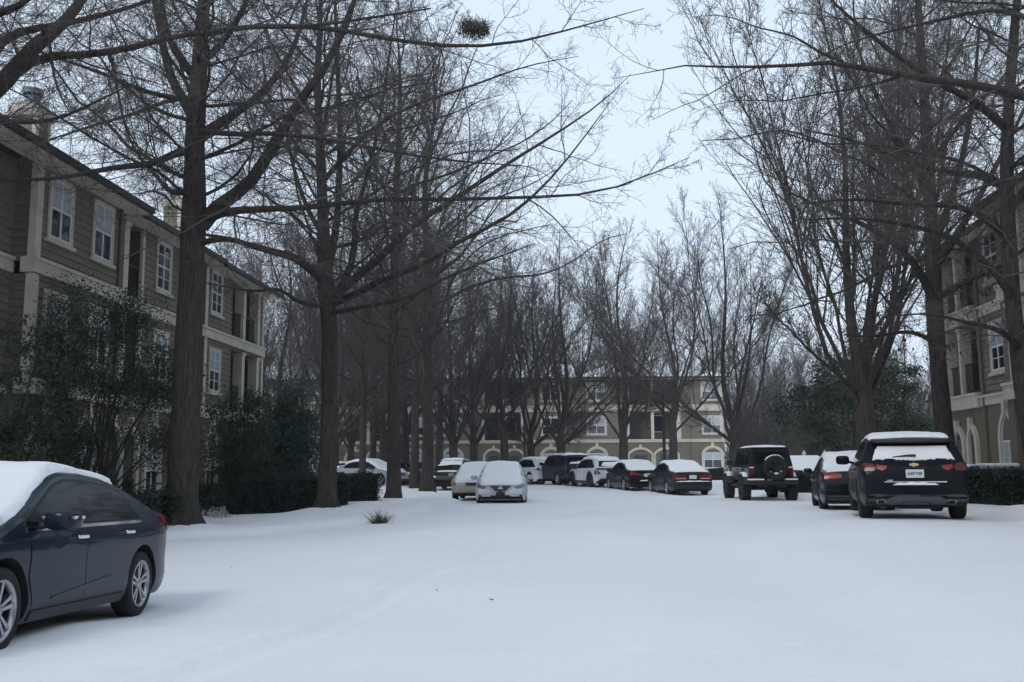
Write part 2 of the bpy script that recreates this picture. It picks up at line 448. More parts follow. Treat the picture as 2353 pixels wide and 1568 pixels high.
def arch_opening(fc, root, off, uc, w, zs, rise, kind, tw=.2, z0=0.0, n=.02):
    fn = lambda u, z, d: fc.P(u, d, z)
    f = MB()
    f.ring(arch(uc, w + 2 * tw, z0, zs, rise + tw * 1.1, kind), arch(uc, w, z0, zs, rise, kind), fn, n - .3, n + .09)
    zt = zs + rise + tw
    fc.box(f, uc - tw * .55, uc + tw * .55, n, n + .14, zt - tw, zt + tw * 1.2)
    o = f.build('arch_surround', CREAM, root, off)
    p = MB(); p.prism(arch(uc, w * .99, z0, zs, rise * .99, kind), fn, n - .29, n - .02); p.build('shade_fill', PORCHSHADE, o, off)  # solid dark fill, coloured as the shade inside the arch
    d = MB()
    fc.box(d, uc - w * .3, uc + w * .3, n - .02, n + .004, z0 + .05, z0 + 2.1)
    d.build('door', DOORM, o, off)
    r = MB()
    for k in range(9):
        uu = uc - w / 2 + w * (k + .5) / 9
        fc.box(r, uu - .012, uu + .012, n + .02, n + .045, z0 + .1, z0 + .95)
    fc.box(r, uc - w / 2, uc + w / 2, n + .015, n + .05, z0 + .95, z0 + 1.0)
    r.build('railing', BLACKM, o, off)
    return o

def balcony(fc, root, off, u0, u1, z0, z1, cols, deep=1.5, colw=.22, n=0, doorside=0):
    b = MB()
    t = .1
    fc.siding(b, u0 + .01, u1 - .01, z0, z1 - .1, n - deep, .2)           # back wall
    fc.box(b, u0 - t, u0, n - deep, n + .035, z0, z1); fc.box(b, u1, u1 + t, n - deep, n + .035, z0, z1)
    b.cur = 1
    fc.box(b, u0, u1, n - deep - .1, n - .05, z0 - .1, z0); fc.box(b, u0, u1, n - deep - .1, n - .02, z1 - .12, z1)
    bal = b.build('balcony', [SIDESHADE, STUCCO], root, off)
    d = MB(); w = u1 - u0; a = u0 + w * (.12 if not doorside else .55)
    fc.box(d, a, a + .9, n - deep, n - deep + .09, z0, z0 + 2.1); d.build('door', DOORM, bal, off)
    d = MB(); a2 = u0 + w * (.56 if not doorside else .1)
    if w > 1.6:
        fc.box(d, a2, a2 + .9, n - deep, n - deep + .08, z0 + .75, z0 + 2.1); d.build('pane', GLASSD, bal, off)
        d = MB(); fn = lambda u, z, q: fc.P(u, q, z)
        d.ring([(a2 - .1, z0 + .65), (a2 + 1, z0 + .65), (a2 + 1, z0 + 2.2), (a2 - .1, z0 + 2.2)], [(a2, z0 + .75), (a2 + .9, z0 + .75), (a2 + .9, z0 + 2.1), (a2, z0 + 2.1)], fn, n - deep, n - deep + .1)
        d.build('frame', CREAM, bal, off)
    r = MB(); k = max(3, int(w / .12))
    for i in range(k + 1):
        uu = u0 + w * i / k
        fc.box(r, uu - .009, uu + .009, n - .09, n - .07, z0 + .1, z0 + 1.0)
    fc.box(r, u0, u1, n - .1, n - .055, z0 + 1.0, z0 + 1.05); fc.box(r, u0, u1, n - .095, n - .06, z0 + .06, z0 + .1)
    r.build('railing', BLACKM, bal, off)
    for c in cols:
        m = MB(); fc.box(m, c - colw / 2, c + colw / 2, n - .32, n + .05, z0, z1 - .1)
        fc.box(m, c - colw / 2 - .04, c + colw / 2 + .04, n - .36, n + .09, z1 - .22, z1 - .1)
        m.build('column', CREAM, root, off)
    return bal

def walls(fc, root, off, spans, z0, z1, n=0, name='wall', material=None, stucco=False):
    for a, b in spans:
        m = MB()
        if stucco: fc.box(m, a, b, n - .28, n + .012, z0, z1)
        else: fc.siding(m, a, b, z0, z1, n)
        m.build(name, material or (STUCCO if stucco else SIDING), root, off)

def band(fc, root, off, u0, u1, z0, z1, n=0, lip=.1):
    m = MB(); fc.box(m, u0, u1, n - .25, n + lip, z0, z1); fc.box(m, u0 - .02, u1 + .02, n - .2, n + lip + .05, z1 - .07, z1 + .012)
    return m.build('trim_band', CREAM, root, off)

def downpipe(fc, root, off, u, z0, z1, n=.07):
    m = MB(); m.tube([fc.P(u, n, z0), fc.P(u, n, z1)], .045, 8)
    return m.build('downpipe', SIDESHADE, root, off)

def snowroof(fc, root, off, u0, u1, n0, z0, nr, zr, hip0=0, hip1=0, thick=.10):
    """roof slope from the eave (n0, z0) up to the ridge (nr, zr), and its snow"""
    r = MB(); P = fc.P
    back = 2 * nr - n0
    r.add([P(u0, n0, z0), P(u1, n0, z0), P(u1 - hip1, nr, zr), P(u0 + hip0, nr, zr), P(u0, back, z0), P(u1, back, z0)],
          [(0, 1, 2, 3), (1, 5, 2), (5, 4, 3, 2), (4, 0, 3), (0, 4, 5, 1)])
    roof = r.build('roof', SHINGLE, root, off)
    s = MB(); e = .06; i = .16
    lift = lambda k: k
    q = [P(u0 + i, n0 - i, z0 + e), P(u1 - i, n0 - i, z0 + e), P(u1 - hip1 - .02, nr, zr + thick), P(u0 + hip0 + .02, nr, zr + thick), P(u0 + i, back + i, z0 + e), P(u1 - i, back + i, z0 + e)]
    t = [P(u0 + i * 1.5, n0 - i * 1.6, z0 + e + thick + .03), P(u1 - i * 1.5, n0 - i * 1.6, z0 + e + thick + .03), P(u1 - hip1, nr, zr + thick + .06), P(u0 + hip0, nr, zr + thick + .06), P(u0 + i * 1.5, back + i * 1.6, z0 + e + thick + .03), P(u1 - i * 1.5, back + i * 1.6, z0 + e + thick + .03)]
    s.add(q + t, [(6, 7, 8, 9), (7, 11, 8), (11, 10, 9, 8), (10, 6, 9), (0, 1, 7, 6), (1, 5, 11, 7), (5, 4, 10, 11), (4, 0, 6, 10)])
    s.build('roof_snow', SNOW, root, off)
    g = MB(); fc.box(g, u0 - .02, u1 + .02, n0, n0 + .13, z0 - .13, z0 + .03)
    g.build('gutter', GUTTER, root, off)
    f = MB(); fc.box(f, u0, u1, n0 - .65, n0 - .02, z0 - .16, z0 - .012); f.build('soffit', CREAM, root, off)
    return roof

def chimney(fc, roof, off, u, n, z0, z1, w=.95, cap=True):
    m = MB(); fc.siding(m, u - w / 2, u + w / 2, z0, z1 - .35, n + w / 2, .18)
    fc.box(m, u - w / 2, u + w / 2, n - w / 2, n + w / 2 + .002, z0, z1 - .35)
    m.cur = 1
    for a in (u - w / 2 - .012, u + w / 2 - .10):
        fc.box(m, a, a + .11, n + w / 2 - .08, n + w / 2 + .045, z0, z1 - .35)
    fc.box(m, u - w / 2 - .09, u + w / 2 + .09, n - w / 2 - .09, n + w / 2 + .09, z1 - .35, z1 - .08)
    fc.box(m, u - w / 2 - .02, u + w / 2 + .02, n - w / 2 - .02, n + w / 2 + .02, z1 - .08, z1 + .02)
    m.cur = 2
    c = fc.P(u, n, 0)
    m.lathe([(.0, z1), (.20, z1), (.20, z1 + .30), (.17, z1 + .30)], 18, 'z', (c[0], c[1], 0))
    m.lathe([(.25, z1 + .34), (.27, z1 + .36), (.27, z1 + .50), (.2, z1 + .53), (0, z1 + .53)], 18, 'z', (c[0], c[1], 0))
    for k in range(4):
        q = k * PI / 2 + .4
        m.tube([(c[0] + .2 * math.cos(q), c[1] + .2 * math.sin(q), z1 + .28), (c[0] + .24 * math.cos(q), c[1] + .24 * math.sin(q), z1 + .38)], .015, 5)
    return m.build('chimney', [SIDING, CREAM, FLUE], roof, off)

B1, B2, EV = 3.15, 6.02, 8.72

def left_building():
    fc = Fac((-11.62, 17.0), (-10.3, 40.0), (1, 0)); U = lambda px, py=700: fc.at(px, py)[0]
    off = fc.P(12, 0, 0)
    off = (off[0], off[1], 0)
    rt = thing('apartment_building', 'taupe three storey apartment block running along the left side behind the holly trees', 'building', off)
    uc = U(78, 560); end = U(618, 800); bay = U(276, 560); NR = -.55
    b1o = (U(281), U(345)); b2o = (U(550), U(612))
    # walls
    for (z0, z1, st) in ((0, B1, True), (B1, B2, False), (B2, EV, False)):
        sp = [(uc, bay)]
        walls(fc, rt, off, sp, z0, z1, 0, 'wall', None, st)
        walls(fc, rt, off, [(-42, uc + .2)], z0, z1, NR, 'wall', None, st)  # lengthened out of view past the camera to darken car reflections
        s2 = [(bay, b1o[0]), (b1o[1], b2o[0]), (b2o[1], end)]
        walls(fc, rt, off, s2, z0, z1, -.3, 'wall', None, st)
    fc2 = Fac(fc.P(uc, NR, 0)[:2], fc.P(uc, 0, 0)[:2], (-fc.d.x, -fc.d.y))
    m = MB(); fc2.siding(m, 0, .56, B1 + .2, B2 - .1); m.build('wall', SIDESHADE, rt, off)
    m = MB(); fc2.siding(m, 0, .56, B2 + .2, EV); m.build('wall', SIDESHADE, rt, off)
    m = MB(); fc2.box(m, 0, .56, -.1, .012, 0, B1); m.build('wall', STUCCO, rt, off)
    m = MB(); fc.box(m, bay - .02, bay, -.32, .02, 0, EV); m.build('wall', SIDESHADE, rt, off)
    for q in ((uc - .06, uc + .2, -.12, .06, B2 + .3, EV - .1), (uc - .06, uc + .2, -.12, .06, B1 + .3, B2 - .1), (U(343) - .02, U(343) + .13, -.35, -.255, B1, EV - .2),
              (U(487), U(492) + .12, -.4, -.25, B1, EV - .2), (end - .18, end + .02, -.5, -.24, B1, EV - .2)):
        m = MB(); fc.box(m, *q); m.build('corner_trim', CREAM, rt, off)
    # core behind the front walls, and the end wall
    m = MB(); fc.box(m, -42, end - .01, -11, -2.1, 0, EV); m.build('wall', SIDESHADE, rt, off)
    m = MB(); fc.box(m, end - .12, end, -2.1, -.3, 0, EV); m.build('wall', SIDING, rt, off)
    for z in (B1, B2):
        band(fc, rt, off, -42, uc - .01, z - .08, z + .28, NR); band(fc, rt, off, uc - .1, bay + .03, z - .08, z + .28, 0, .12)
        band(fc, rt, off, bay + .05, end + .06, z - .08, z + .28, -.3, .12)
    for z in (B2, B1):
        for a, b in ((105, 160), (207, 256)):
            ua, ub = U(a, 540), U(b, 560)
            window(fc, rt, off, (ua + ub) / 2, .98, z + .92, z + 2.42, 0.03, True)
        for a, b in ((376, 408), (500, 528)):
            ua, ub = U(a, 640), U(b, 680)
            window(fc, rt, off, (ua + ub) / 2, .98, z + .92, z + 2.42, -.27, z == B1, 1)
        for (a, b) in (b1o, b2o):
            balcony(fc, rt, off, a, b, z + .28, (EV if z == B2 else B2) - .08, [a + (b - a) * (.36 if a == b1o[0] else .42)] + ([b - .12] if a == b2o[0] else []), n=-.3, colw=.3)
    for a, b in ((97, 99), (197, 200)):
        arch_window(fc, rt, off, U((a + b) / 2, 900), 1.05, .45, 1.9, .75, 'lancet', .02, .15)
    for px in (370, 502):
        arch_window(fc, rt, off, U(px, 1000), .95, .45, 1.9, .75, 'lancet', -.28, .15)
    for px in (274, 312):
        arch_opening(fc, rt, off, U(px, 1000) + .1, .9, 1.85, .6, 'lancet', .16, 0, -.28)
    for px in (565, 598):
        arch_opening(fc, rt, off, U(px, 1000), .95, 1.85, .6, 'lancet', .16, 0, -.28)
    walls(fc, rt, off, [b1o, b2o], 0, B1, -.32, 'wall', None, True)
    downpipe(fc, rt, off, bay - .12, 0, EV - .1, .07); downpipe(fc, rt, off, U(484), 0, EV - .1, -.22)
    roof = snowroof(fc, rt, off, -42, bay + .5, .62, EV + .03, -5.5, EV + 2.5)
    snowroof(fc, rt, off, bay + .505, U(484) + .4, .28, EV + .02, -5.5, EV + 2.2)
    snowroof(fc, rt, off, U(484) + .405, end + .5, .30, EV - .06, -5.5, EV + 2.0, 0, 4.5)
    for px, py, n in ((70, 305, -2.0), (402, 500, -3.0)):
        u, z = fc.at(px, py, n)
        chimney(fc, roof, off, u, n, EV + .7, z + .72, .66)

def right_building():
    fc = Fac((15.62, 34.0), (14.45, 22.0), (-1, 0)); U = lambda px, py=820: fc.at(px, py)[0]
    off = fc.P(5, 0, 0); off = (off[0], off[1], 0)
    rt = thing('apartment_building', 'taupe apartment block at the right edge with cream balcony columns, above two grey condensers', 'building', off)
    u0 = U(2172, 770); bb = (U(2178, 850), U(2252, 850)); bay = U(2350, 700); e = bay + 45  # far end runs on unseen, giving the car sides a dark wall to reflect
    for (z0, z1, st) in ((0, B1, True), (B1, B2, False), (B2, EV, False)):
        walls(fc, rt, off, [(bb[1], bay + .2)], z0, z1, 0, 'wall', None, st)
        walls(fc, rt, off, [(bay, bay + .4), (bay + 2.6, e)], z0, z1, .6, 'wall', None, st)
    walls(fc, rt, off, [(u0, bb[1])], 0, B1, -.02, 'wall', None, True)
    m = MB(); fc.box(m, u0 + .1, e, -11, -2.0, 0, EV); m.build('wall', SIDESHADE, rt, off)
    for z in (B1, B2):
        band(fc, rt, off, u0 - .05, bb[1] + .02, z - .05, z + .42, .05, .12); band(fc, rt, off, bb[1] + .05, bay, z - .02, z + .30, 0, .08)
        band(fc, rt, off, bay, e, z - .05, z + .42, .62, .12)
        top = (EV if z == B2 else B2) - .05
        balcony(fc, rt, off, bb[0], bb[1], z + .42, top, [bb[0] + .05, bb[0] + (bb[1] - bb[0]) * .46], colw=.2, deep=1.6)
        balcony(fc, rt, off, bay + .4, bay + 2.6, z + .42, top, [bay + .5, bay + 1.5], colw=.24, n=.6)
        window(fc, rt, off, U(2298), 1.0, z + 1.0, z + 2.5, .03, z == B1, 1)
    m = MB(); fc.box(m, bay - .03, bay, -.1, .62, 0, EV); m.build('wall', SIDESHADE, rt, off)
    arch_window(fc, rt, off, U(2322, 1030), .95, .35, 1.95, .85, 'lancet', .02, .16)
    arch_opening(fc, rt, off, U(2208, 1030), .8, 1.85, .55, 'lancet', .16)
    arch_opening(fc, rt, off, U(2240, 1030), .55, 1.9, .55, 'lancet', .16)
    downpipe(fc, rt, off, U(2262, 850), 0, EV, .09)
    snowroof(fc, rt, off, u0 - .6, bay - .3, .5, EV + .02, -5.5, EV + 2.3, 4.0, 0)
    snowroof(fc, rt, off, bay - .29, e, 1.1, EV + .12, -5.5, EV + 2.6)
    # condensers behind the hedge
    for px, w_, lab in ((2245, .95, 'grey condenser with snowy lid behind the right hedge, the one nearer the black crossover'),
                        (2292, .95, 'grey air conditioning condenser with snowy lid under the tall pointed window')):
        u, _ = fc.at(px, 1075, 1.3); c = fc.P(u, 1.3, 0); z = g1(c[0], c[1])
        h = .95
        t = thing('air_conditioner', lab, 'condenser', (c[0], c[1], z), 0, 'condensers by the right building')
        b = MB(); b.bbox(-.44, .44, -.42, .42, .05, h, .03)
        for k in range(9):
            b.box(-.445, -.43, -.36, .36, .14 + k * .085, .18 + k * .085); b.box(-.36, .36, -.435, -.42, .14 + k * .085, .18 + k * .085)
        b.build('casing', GREYM, t)
        b = MB(); b.smooth = True; b.bbox(-.43, .43, -.41, .41, h, h + .09, .04); b.build('snow_cap', SNOW, t)
        b = MB(); b.box(-.5, .5, -.5, .5, -.1, .05); b.build('base_slab', GREYM, t)

def far_building():
    fc = Fac((-36.0, 83.2), (20.0, 83.2), (0, -1)); U = lambda px, py=1000: fc.at(px, py)[0]
    off = (-8.0, 83.2, 0)
    rt = thing('apartment_building', 'long three storey taupe apartment block facing the camera at the end of the snowy road', 'building', off)
    e = U(1663)
    bal = [(U(1441), U(1560), U(1500)), (U(1108), U(1203), U(1160)), (U(789), U(888), U(846)), (U(450), U(560), U(505))]
    wins = [1636, 1371, 1266, 1040, 952, 720, 625, 380]
    edges = sorted([0, e] + [b[0] for b in bal] + [b[1] for b in bal])
    spans = [(edges[i], edges[i + 1]) for i in range(0, len(edges), 2)]
    b1, b2, ev = 3.2, 6.05, 8.75
    walls(fc, rt, off, [(0, e)], 0, b1, 0, 'wall', None, True)
    walls(fc, rt, off, spans, b1, b2, 0, 'wall'); walls(fc, rt, off, spans, b2, ev, 0, 'wall')
    m = MB(); fc.box(m, 0, e - .02, -13, -2.0, 0, ev); fc.box(m, e - .12, e - .012, -2.05, -.02, 0, ev); m.build('wall', SIDESHADE, rt, off)
    band(fc, rt, off, -.05, e + .08, b1, b1 + .26, 0, .1); band(fc, rt, off, -.05, e + .08, b2 - .12, b2 + .42, 0, .14)
    for (a, b, c) in bal:
        for z, t in ((b1 + .26, b2 - .12), (b2 + .42, ev)):
            balcony(fc, rt, off, a, b, z, t, [a + .09, c, b - .09], colw=.26)
        w_ = (b - a) / 2 - .35
        for q in ((a + c) / 2, (b + c) / 2):
            arch_opening(fc, rt, off, q, w_, 2.15, .42, 'segment', .2)
    for px in wins:
        u = U(px)
        for z in (b1, b2 + .12):
            window(fc, rt, off, u, 1.55, z + .75, z + 2.2, .03, px != 1266, 0, PANEL2 if px not in (1266, 952) else None, .13)
        arch_window(fc, rt, off, u, 1.55, .95, 2.25, .42, 'segment', .02, .2)
    for px in (1587, 1328, 1083, 905, 665):
        downpipe(fc, rt, off, U(px), 0, ev)
    for q in ((e - .2, e + .02, -.1, .04, b1, ev - .1), (U(1561), U(1561) + .16, -.05, .05, b1, ev - .1), (U(1326), U(1326) + .14, -.02, .045, b1, ev - .1)):
        m = MB(); fc.box(m, *q); m.build('corner_trim', CREAM, rt, off)
    snowroof(fc, rt, off, -.6, U(1330), .6, ev + .1, -6.5, ev + 1.9, 5, 0)
    snowroof(fc, rt, off, U(1330) + .005, e + .55, .75, ev + .15, -6.5, ev + 2.0, 3.5, 6.0)

left_building(); right_building(); far_building()
# ------------------------------------------------------------------ bare trees
def unit(v): return v / np.maximum(np.linalg.norm(v, axis=-1, keepdims=True), 1e-9)

def tubes(P, R, S):
    """P (n,k,3), R (n,k): one closed-sided tube per row"""
    n, k, _ = P.shape
    T = np.empty_like(P); T[:, 1:-1] = P[:, 2:] - P[:, :-2]; T[:, 0] = P[:, 1] - P[:, 0]; T[:, -1] = P[:, -1] - P[:, -2]
    T = unit(T)
    mean = unit(P[:, -1] - P[:, 0])
    ref = np.where(np.abs(mean[:, 2:3]) < .8, np.array([[0, 0, 1.0]]), np.array([[1.0, 0, 0]]))
    A = unit(np.cross(T, ref[:, None, :])); B = np.cross(T, A)
    q = np.arange(S) * 2 * PI / S
    V = P[:, :, None, :] + (A[:, :, None, :] * np.cos(q)[None, None, :, None] + B[:, :, None, :] * np.sin(q)[None, None, :, None]) * R[:, :, None, None]
    idx = np.arange(n * k * S).reshape(n, k, S)
    nx = np.roll(idx, -1, 2)
    Q = np.stack([idx[:, :-1], nx[:, :-1], nx[:, 1:], idx[:, 1:]], -1).reshape(-1, 4)
    return V.reshape(-1, 3), Q

def merge(parts):
    V = []; Q = []; b = 0
    for v, q in parts:
        V.append(v); Q.append(q + b); b += len(v)
    return np.concatenate(V), np.concatenate(Q)

def march(rng, p0, d0, L, r0, r1, K, wand, trop):
    N = len(p0)
    P = np.empty((N, K, 3)); P[:, 0] = p0; d = d0.copy()
    step = (L / (K - 1))[:, None]
    for i in range(1, K):
        d = unit(d + rng.normal(0, wand, (N, 3)) + np.array([0, 0, trop]))
        P[:, i] = P[:, i - 1] + d * step
    t = np.linspace(0, 1, K)[None, :]
    return P, r0[:, None] * (1 - t) + r1[:, None] * t

def kids(rng, P, R, n, t0, t1, ang, angs, lenf, K, wand, trop, falloff=.5, flat=1.0, rcap=.7, slim=.009, rmin=.0035, lmax=99):
    N, Kp, _ = P.shape
    Lp = np.linalg.norm(np.diff(P, axis=1), axis=2).sum(1)
    t = t0 + (t1 - t0) * (np.arange(n)[None, :] + rng.random((N, n))) / n
    f = t * (Kp - 1); i0 = np.minimum(f.astype(int), Kp - 2); w_ = (f - i0)[..., None]
    row = np.arange(N)[:, None]
    a, b = P[row, i0], P[row, i0 + 1]
    pos = a * (1 - w_) + b * w_
    tan = unit(b - a)
    r = R[row, i0] * (1 - w_[..., 0]) + R[row, i0 + 1] * w_[..., 0]
    h = np.cross(tan, np.array([0, 0, 1.0])); h = np.where(np.linalg.norm(h, axis=-1, keepdims=True) < .05, np.array([1.0, 0, 0]), h)
    A = unit(h); B = np.cross(A, tan)
    ph = (np.arange(n)[None, :] * 2.4 + rng.random((N, 1)) * 6.28 + rng.normal(0, .5, (N, n)))[..., None]
    az = unit(A * np.cos(ph) + B * np.sin(ph) * flat)
    an = (ang + rng.normal(0, angs, (N, n)))[..., None]
    d = tan * np.cos(an) + az * np.sin(an)
    L = np.minimum(Lp[:, None] * lenf * (1 - falloff * t) * rng.uniform(.55, 1.25, (N, n)), lmax)
    r0 = np.clip(L * slim + .001, rmin, np.maximum(r * rcap, rmin))
    p0 = pos.reshape(-1, 3); r0 = r0.ravel()
    return march(rng, p0, unit(d.reshape(-1, 3)), L.ravel(), r0, np.maximum(r0 * .3, rmin * .8), K, wand, trop)

def smooth_poly(pts, K):
    """resample a polyline of (x, y, z, r) rows to K points along a smooth curve"""
    A = np.array(pts, float)
    for _ in range(3):   # corner cutting, ends kept
        B = np.empty((2 * len(A) - 2 + 2, 4)); B[0] = A[0]; B[-1] = A[-1]
        B[1:-1:2] = A[:-1] * .75 + A[1:] * .25; B[2:-1:2] = A[:-1] * .25 + A[1:] * .75
        A = B
    s = np.r_[0, np.cumsum(np.linalg.norm(np.diff(A[:, :3], axis=0), axis=1))]
    q = np.linspace(0, s[-1], K)
    return np.stack([np.interp(q, s, A[:, i]) for i in range(4)], 1)

def oak_shape(rng, H, r, cR, hb, n=34, lean=(0, 0)):
    """a straight leader with many side limbs: returns trunk polyline and limbs"""
    k = 9
    tr = []
    for i in range(k):
        t = i / (k - 1)
        tr.append((lean[0] * t + rng.normal(0, .012 * H) * t * (t < .99), lean[1] * t + rng.normal(0, .012 * H) * t, H * t, r * (1 - t) ** .8 + .015))
    tr[0] = (0, 0, -.3, r * 1.55); tr.insert(1, (0, 0, .25, r * 1.18)); tr.insert(2, (0, 0, 1.1, r))
    tr = smooth_poly(tr, 30)
    t = (np.arange(n) + rng.random(n)) / n
    z = hb + (H * .97 - hb) * t
    idx = np.argmin(np.abs(tr[None, :, 2] - z[:, None]), 1)
    p0 = tr[idx, :3].copy()
    L = cR * (1 - .92 * t) ** .45 * rng.uniform(.65, 1.2, n) * np.where(t < .12, .8, 1) + .6
    an = np.radians(70 - 42 * t + rng.normal(0, 10, n))
    az = np.arange(n) * 2.4 + rng.normal(0, .4, n)
    d = np.stack([np.sin(an) * np.cos(az), np.sin(an) * np.sin(az), np.cos(an)], 1)
    r0 = np.minimum(.0072 * L + .006, tr[idx, 3] * .6)
    LP, LR = march(rng, p0, d, L, r0, r0 * .2 + .002, 16, .12, .02)
    return tr, LP, LR

def vase_shape(rng, H, r, spread, fork, n=7):
    tr = smooth_poly([(0, 0, -.3, r * 1.5), (0, 0, .3, r * 1.15), (0, 0, 1.0, r), (rng.normal(0, .05), rng.normal(0, .05), fork, r * .95), (rng.normal(0, .12), rng.normal(0, .12), fork + 1.2, r * .62),
                      (rng.normal(0, .3), rng.normal(0, .3), fork + 4, r * .42), (rng.normal(0, .5), rng.normal(0, .5), H * .7, r * .2), (rng.normal(0, .6), rng.normal(0, .6), H, .015)], 26)
    k = n
    zf = fork + rng.uniform(-.5, 1.6, k)
    idx = np.argmin(np.abs(tr[None, :, 2] - zf[:, None]), 1)
    p0 = tr[idx, :3].copy()
    az = np.arange(k) * 2 * PI / k + rng.normal(0, .3, k)
    an = np.radians(8 + spread * rng.uniform(6, 50, k))
    d = np.stack([np.sin(an) * np.cos(az), np.sin(an) * np.sin(az), np.cos(an)], 1)
    L = (H - zf) * rng.uniform(.82, 1.06, k)
    r0 = r * rng.uniform(.24, .40, k) * (7 / max(7, n)) ** .6
    LP, LR = march(rng, p0, d, L, r0, r0 * .10, 14, .085, .062)
    LR = LR * np.linspace(1, .0, 14) ** .35 + .008
    # low side limbs
    m = 2
    idx = np.argmin(np.abs(tr[None, :, 2] - (fork + rng.uniform(0, 2.5, m))[:, None]), 1)
    an = np.radians(rng.uniform(55, 75, m)); az = rng.uniform(0, 6.28, m)
    d = np.stack([np.sin(an) * np.cos(az), np.sin(an) * np.sin(az), np.cos(an)], 1)
    L2 = H * rng.uniform(.22, .34, m); r2 = .012 * L2 + .01
    P2, R2 = march(rng, tr[idx, :3].copy(), d, L2, r2, r2 * .2, 14, .08, .03)
    return tr, np.concatenate([LP, P2]), np.concatenate([LR, R2])

def foliate(rng, LP, LR, style, den=1.0, tw=.0035):
    """branches, branchlets and twigs on a set of limbs"""
    out = []
    if style == 'oak':
        P2, R2 = kids(rng, LP, LR, int(20 * den), .06, .99, .95, .28, .44, 8, .14, .012, .78, .65, slim=.0065, rmin=tw * 1.3)
        P3, R3 = kids(rng, P2, R2, int(10 * den), .08, .99, .85, .3, .45, 6, .15, .0, .4, .8, slim=.008, rmin=tw * 1.1)
        P4, R4 = kids(rng, P3, R3, int(8 * den), .08, 1.0, .8, .3, .60, 4, .28, .0, .3, 1, slim=.006, rmin=tw, lmax=.7)
    else:
        P2, R2 = kids(rng, LP, LR, int(24 * den), .17, .99, .58, .2, .42, 8, .10, .08, .70, 1, slim=.007, rmin=tw * 1.3)
        P3, R3 = kids(rng, P2, R2, int(11 * den), .1, .99, .6, .22, .44, 6, .09, .06, .4, 1, slim=.008, rmin=tw * 1.1)
        P4, R4 = kids(rng, P3, R3, int(7 * den), .08, 1.0, .65, .28, .58, 4, .14, .02, .3, 1, slim=.006, rmin=tw, lmax=.8)
    out = [tubes(P2, R2, 4), tubes(P3, R3, 3), tubes(P4, R4, 3)]
    return merge(out), P3, P4

def leaf_quads(rng, pts, size, hang=True, jitter=.03):
    """one small folded leaf per point"""
    n = len(pts)
    d = rng.normal(0, 1, (n, 3)); 
    if hang: d[:, 2] = -np.abs(d[:, 2]) - 1.2
    d = unit(d); s = unit(np.cross(d, rng.normal(0, 1, (n, 3))))
    nrm = np.cross(d, s)
    L = (size * rng.uniform(.6, 1.3, n))[:, None]
    p = pts + rng.normal(0, jitter, (n, 3))
    V = np.stack([p, p + d * L * .5 + s * L * .28 + nrm * L * .08, p + d * L, p + d * L * .5 - s * L * .28 + nrm * L * .08], 1).reshape(-1, 3)
    Q = np.arange(n * 4).reshape(n, 4)
    return V, Q

def roots(tr, rng, n=7):
    """flaring root buttresses at the trunk foot"""
    parts = []
    r = tr[2, 3]
    for k in range(n):
        a = 2 * PI * k / n + rng.normal(0, .2)
        d = np.array([math.cos(a), math.sin(a), 0])
        b = np.array([tr[0, 0], tr[0, 1], 0])
        p = smooth_poly([(*(b + d * r * .62 + np.array([0, 0, .75])), r * .22), (*(b + d * r * .95 + np.array([0, 0, .25])), r * .28), (*(b + d * r * 1.5 + np.array([0, 0, -.05])), r * .24), (*(b + d * r * 2.0 + np.array([0, 0, -.25])), r * .12)], 7)
        parts.append(tubes(p[None, :, :3], p[None, :, 3], 8))
    return parts

def knobbly(V, rng, r):
    """uneven bark: push trunk vertices about a little"""
    q = V * np.array([2.1, 2.1, .7])
    n = np.sin(q[:, 0] * 3 + q[:, 2] * 2) * np.sin(q[:, 1] * 3 - q[:, 2] * 1.3) + .5 * np.sin(q[:, 0] * 9 + 1) * np.sin(q[:, 1] * 8 + q[:, 2] * 5)
    c = np.zeros_like(V); 
    return V + np.stack([n, np.roll(n, 7), 0 * n], 1) * r * .035

def tree_meshes(name, rng, tr, LP, LR, style, den, tw, bark, twig):
    tp = [tubes(tr[None, :, :3], tr[None, :, 3], 16)]
    tp += roots(tr, rng)
    V, Q = merge(tp)
    V = knobbly(V, rng, tr[2, 3])
    tv = merge([(V, Q), tubes(LP, LR, 7)])
    mt = np_mesh('trunk', tv[0], tv[1], bark, smooth=True)
    z = tr[:, 2]; lo = max(LP[:, 0, 2].min() + .5, z.max() * .35); K = LP.shape[1]
    q = np.linspace(lo, z.max(), K); o = np.argsort(z)
    ld = np.stack([np.interp(q, z[o], tr[o, i]) for i in range(4)], 1)   # the leader carries branches too
    LP2 = np.concatenate([LP, ld[None, :, :3]]); LR2 = np.concatenate([LR, ld[None, :, 3]])
    (cv, cq), P3, P4 = foliate(rng, LP2, LR2, style, den, tw)
    mc = np_mesh('crown', cv, cq, twig)
    return mt, mc, P3, P4

TREES = []
def plant(name, mt, mc, label, loc, rz=0.0, sc=1.0, group=None, leaves=None):
    t = thing(name, label, 'tree', loc, rz, group)
    t.scale = (sc, sc, sc)
    link('trunk', mt, t); link('crown', mc, t)
    if leaves is not None: link('dead_leaves', leaves, t)
    TREES.append(t)
    return t

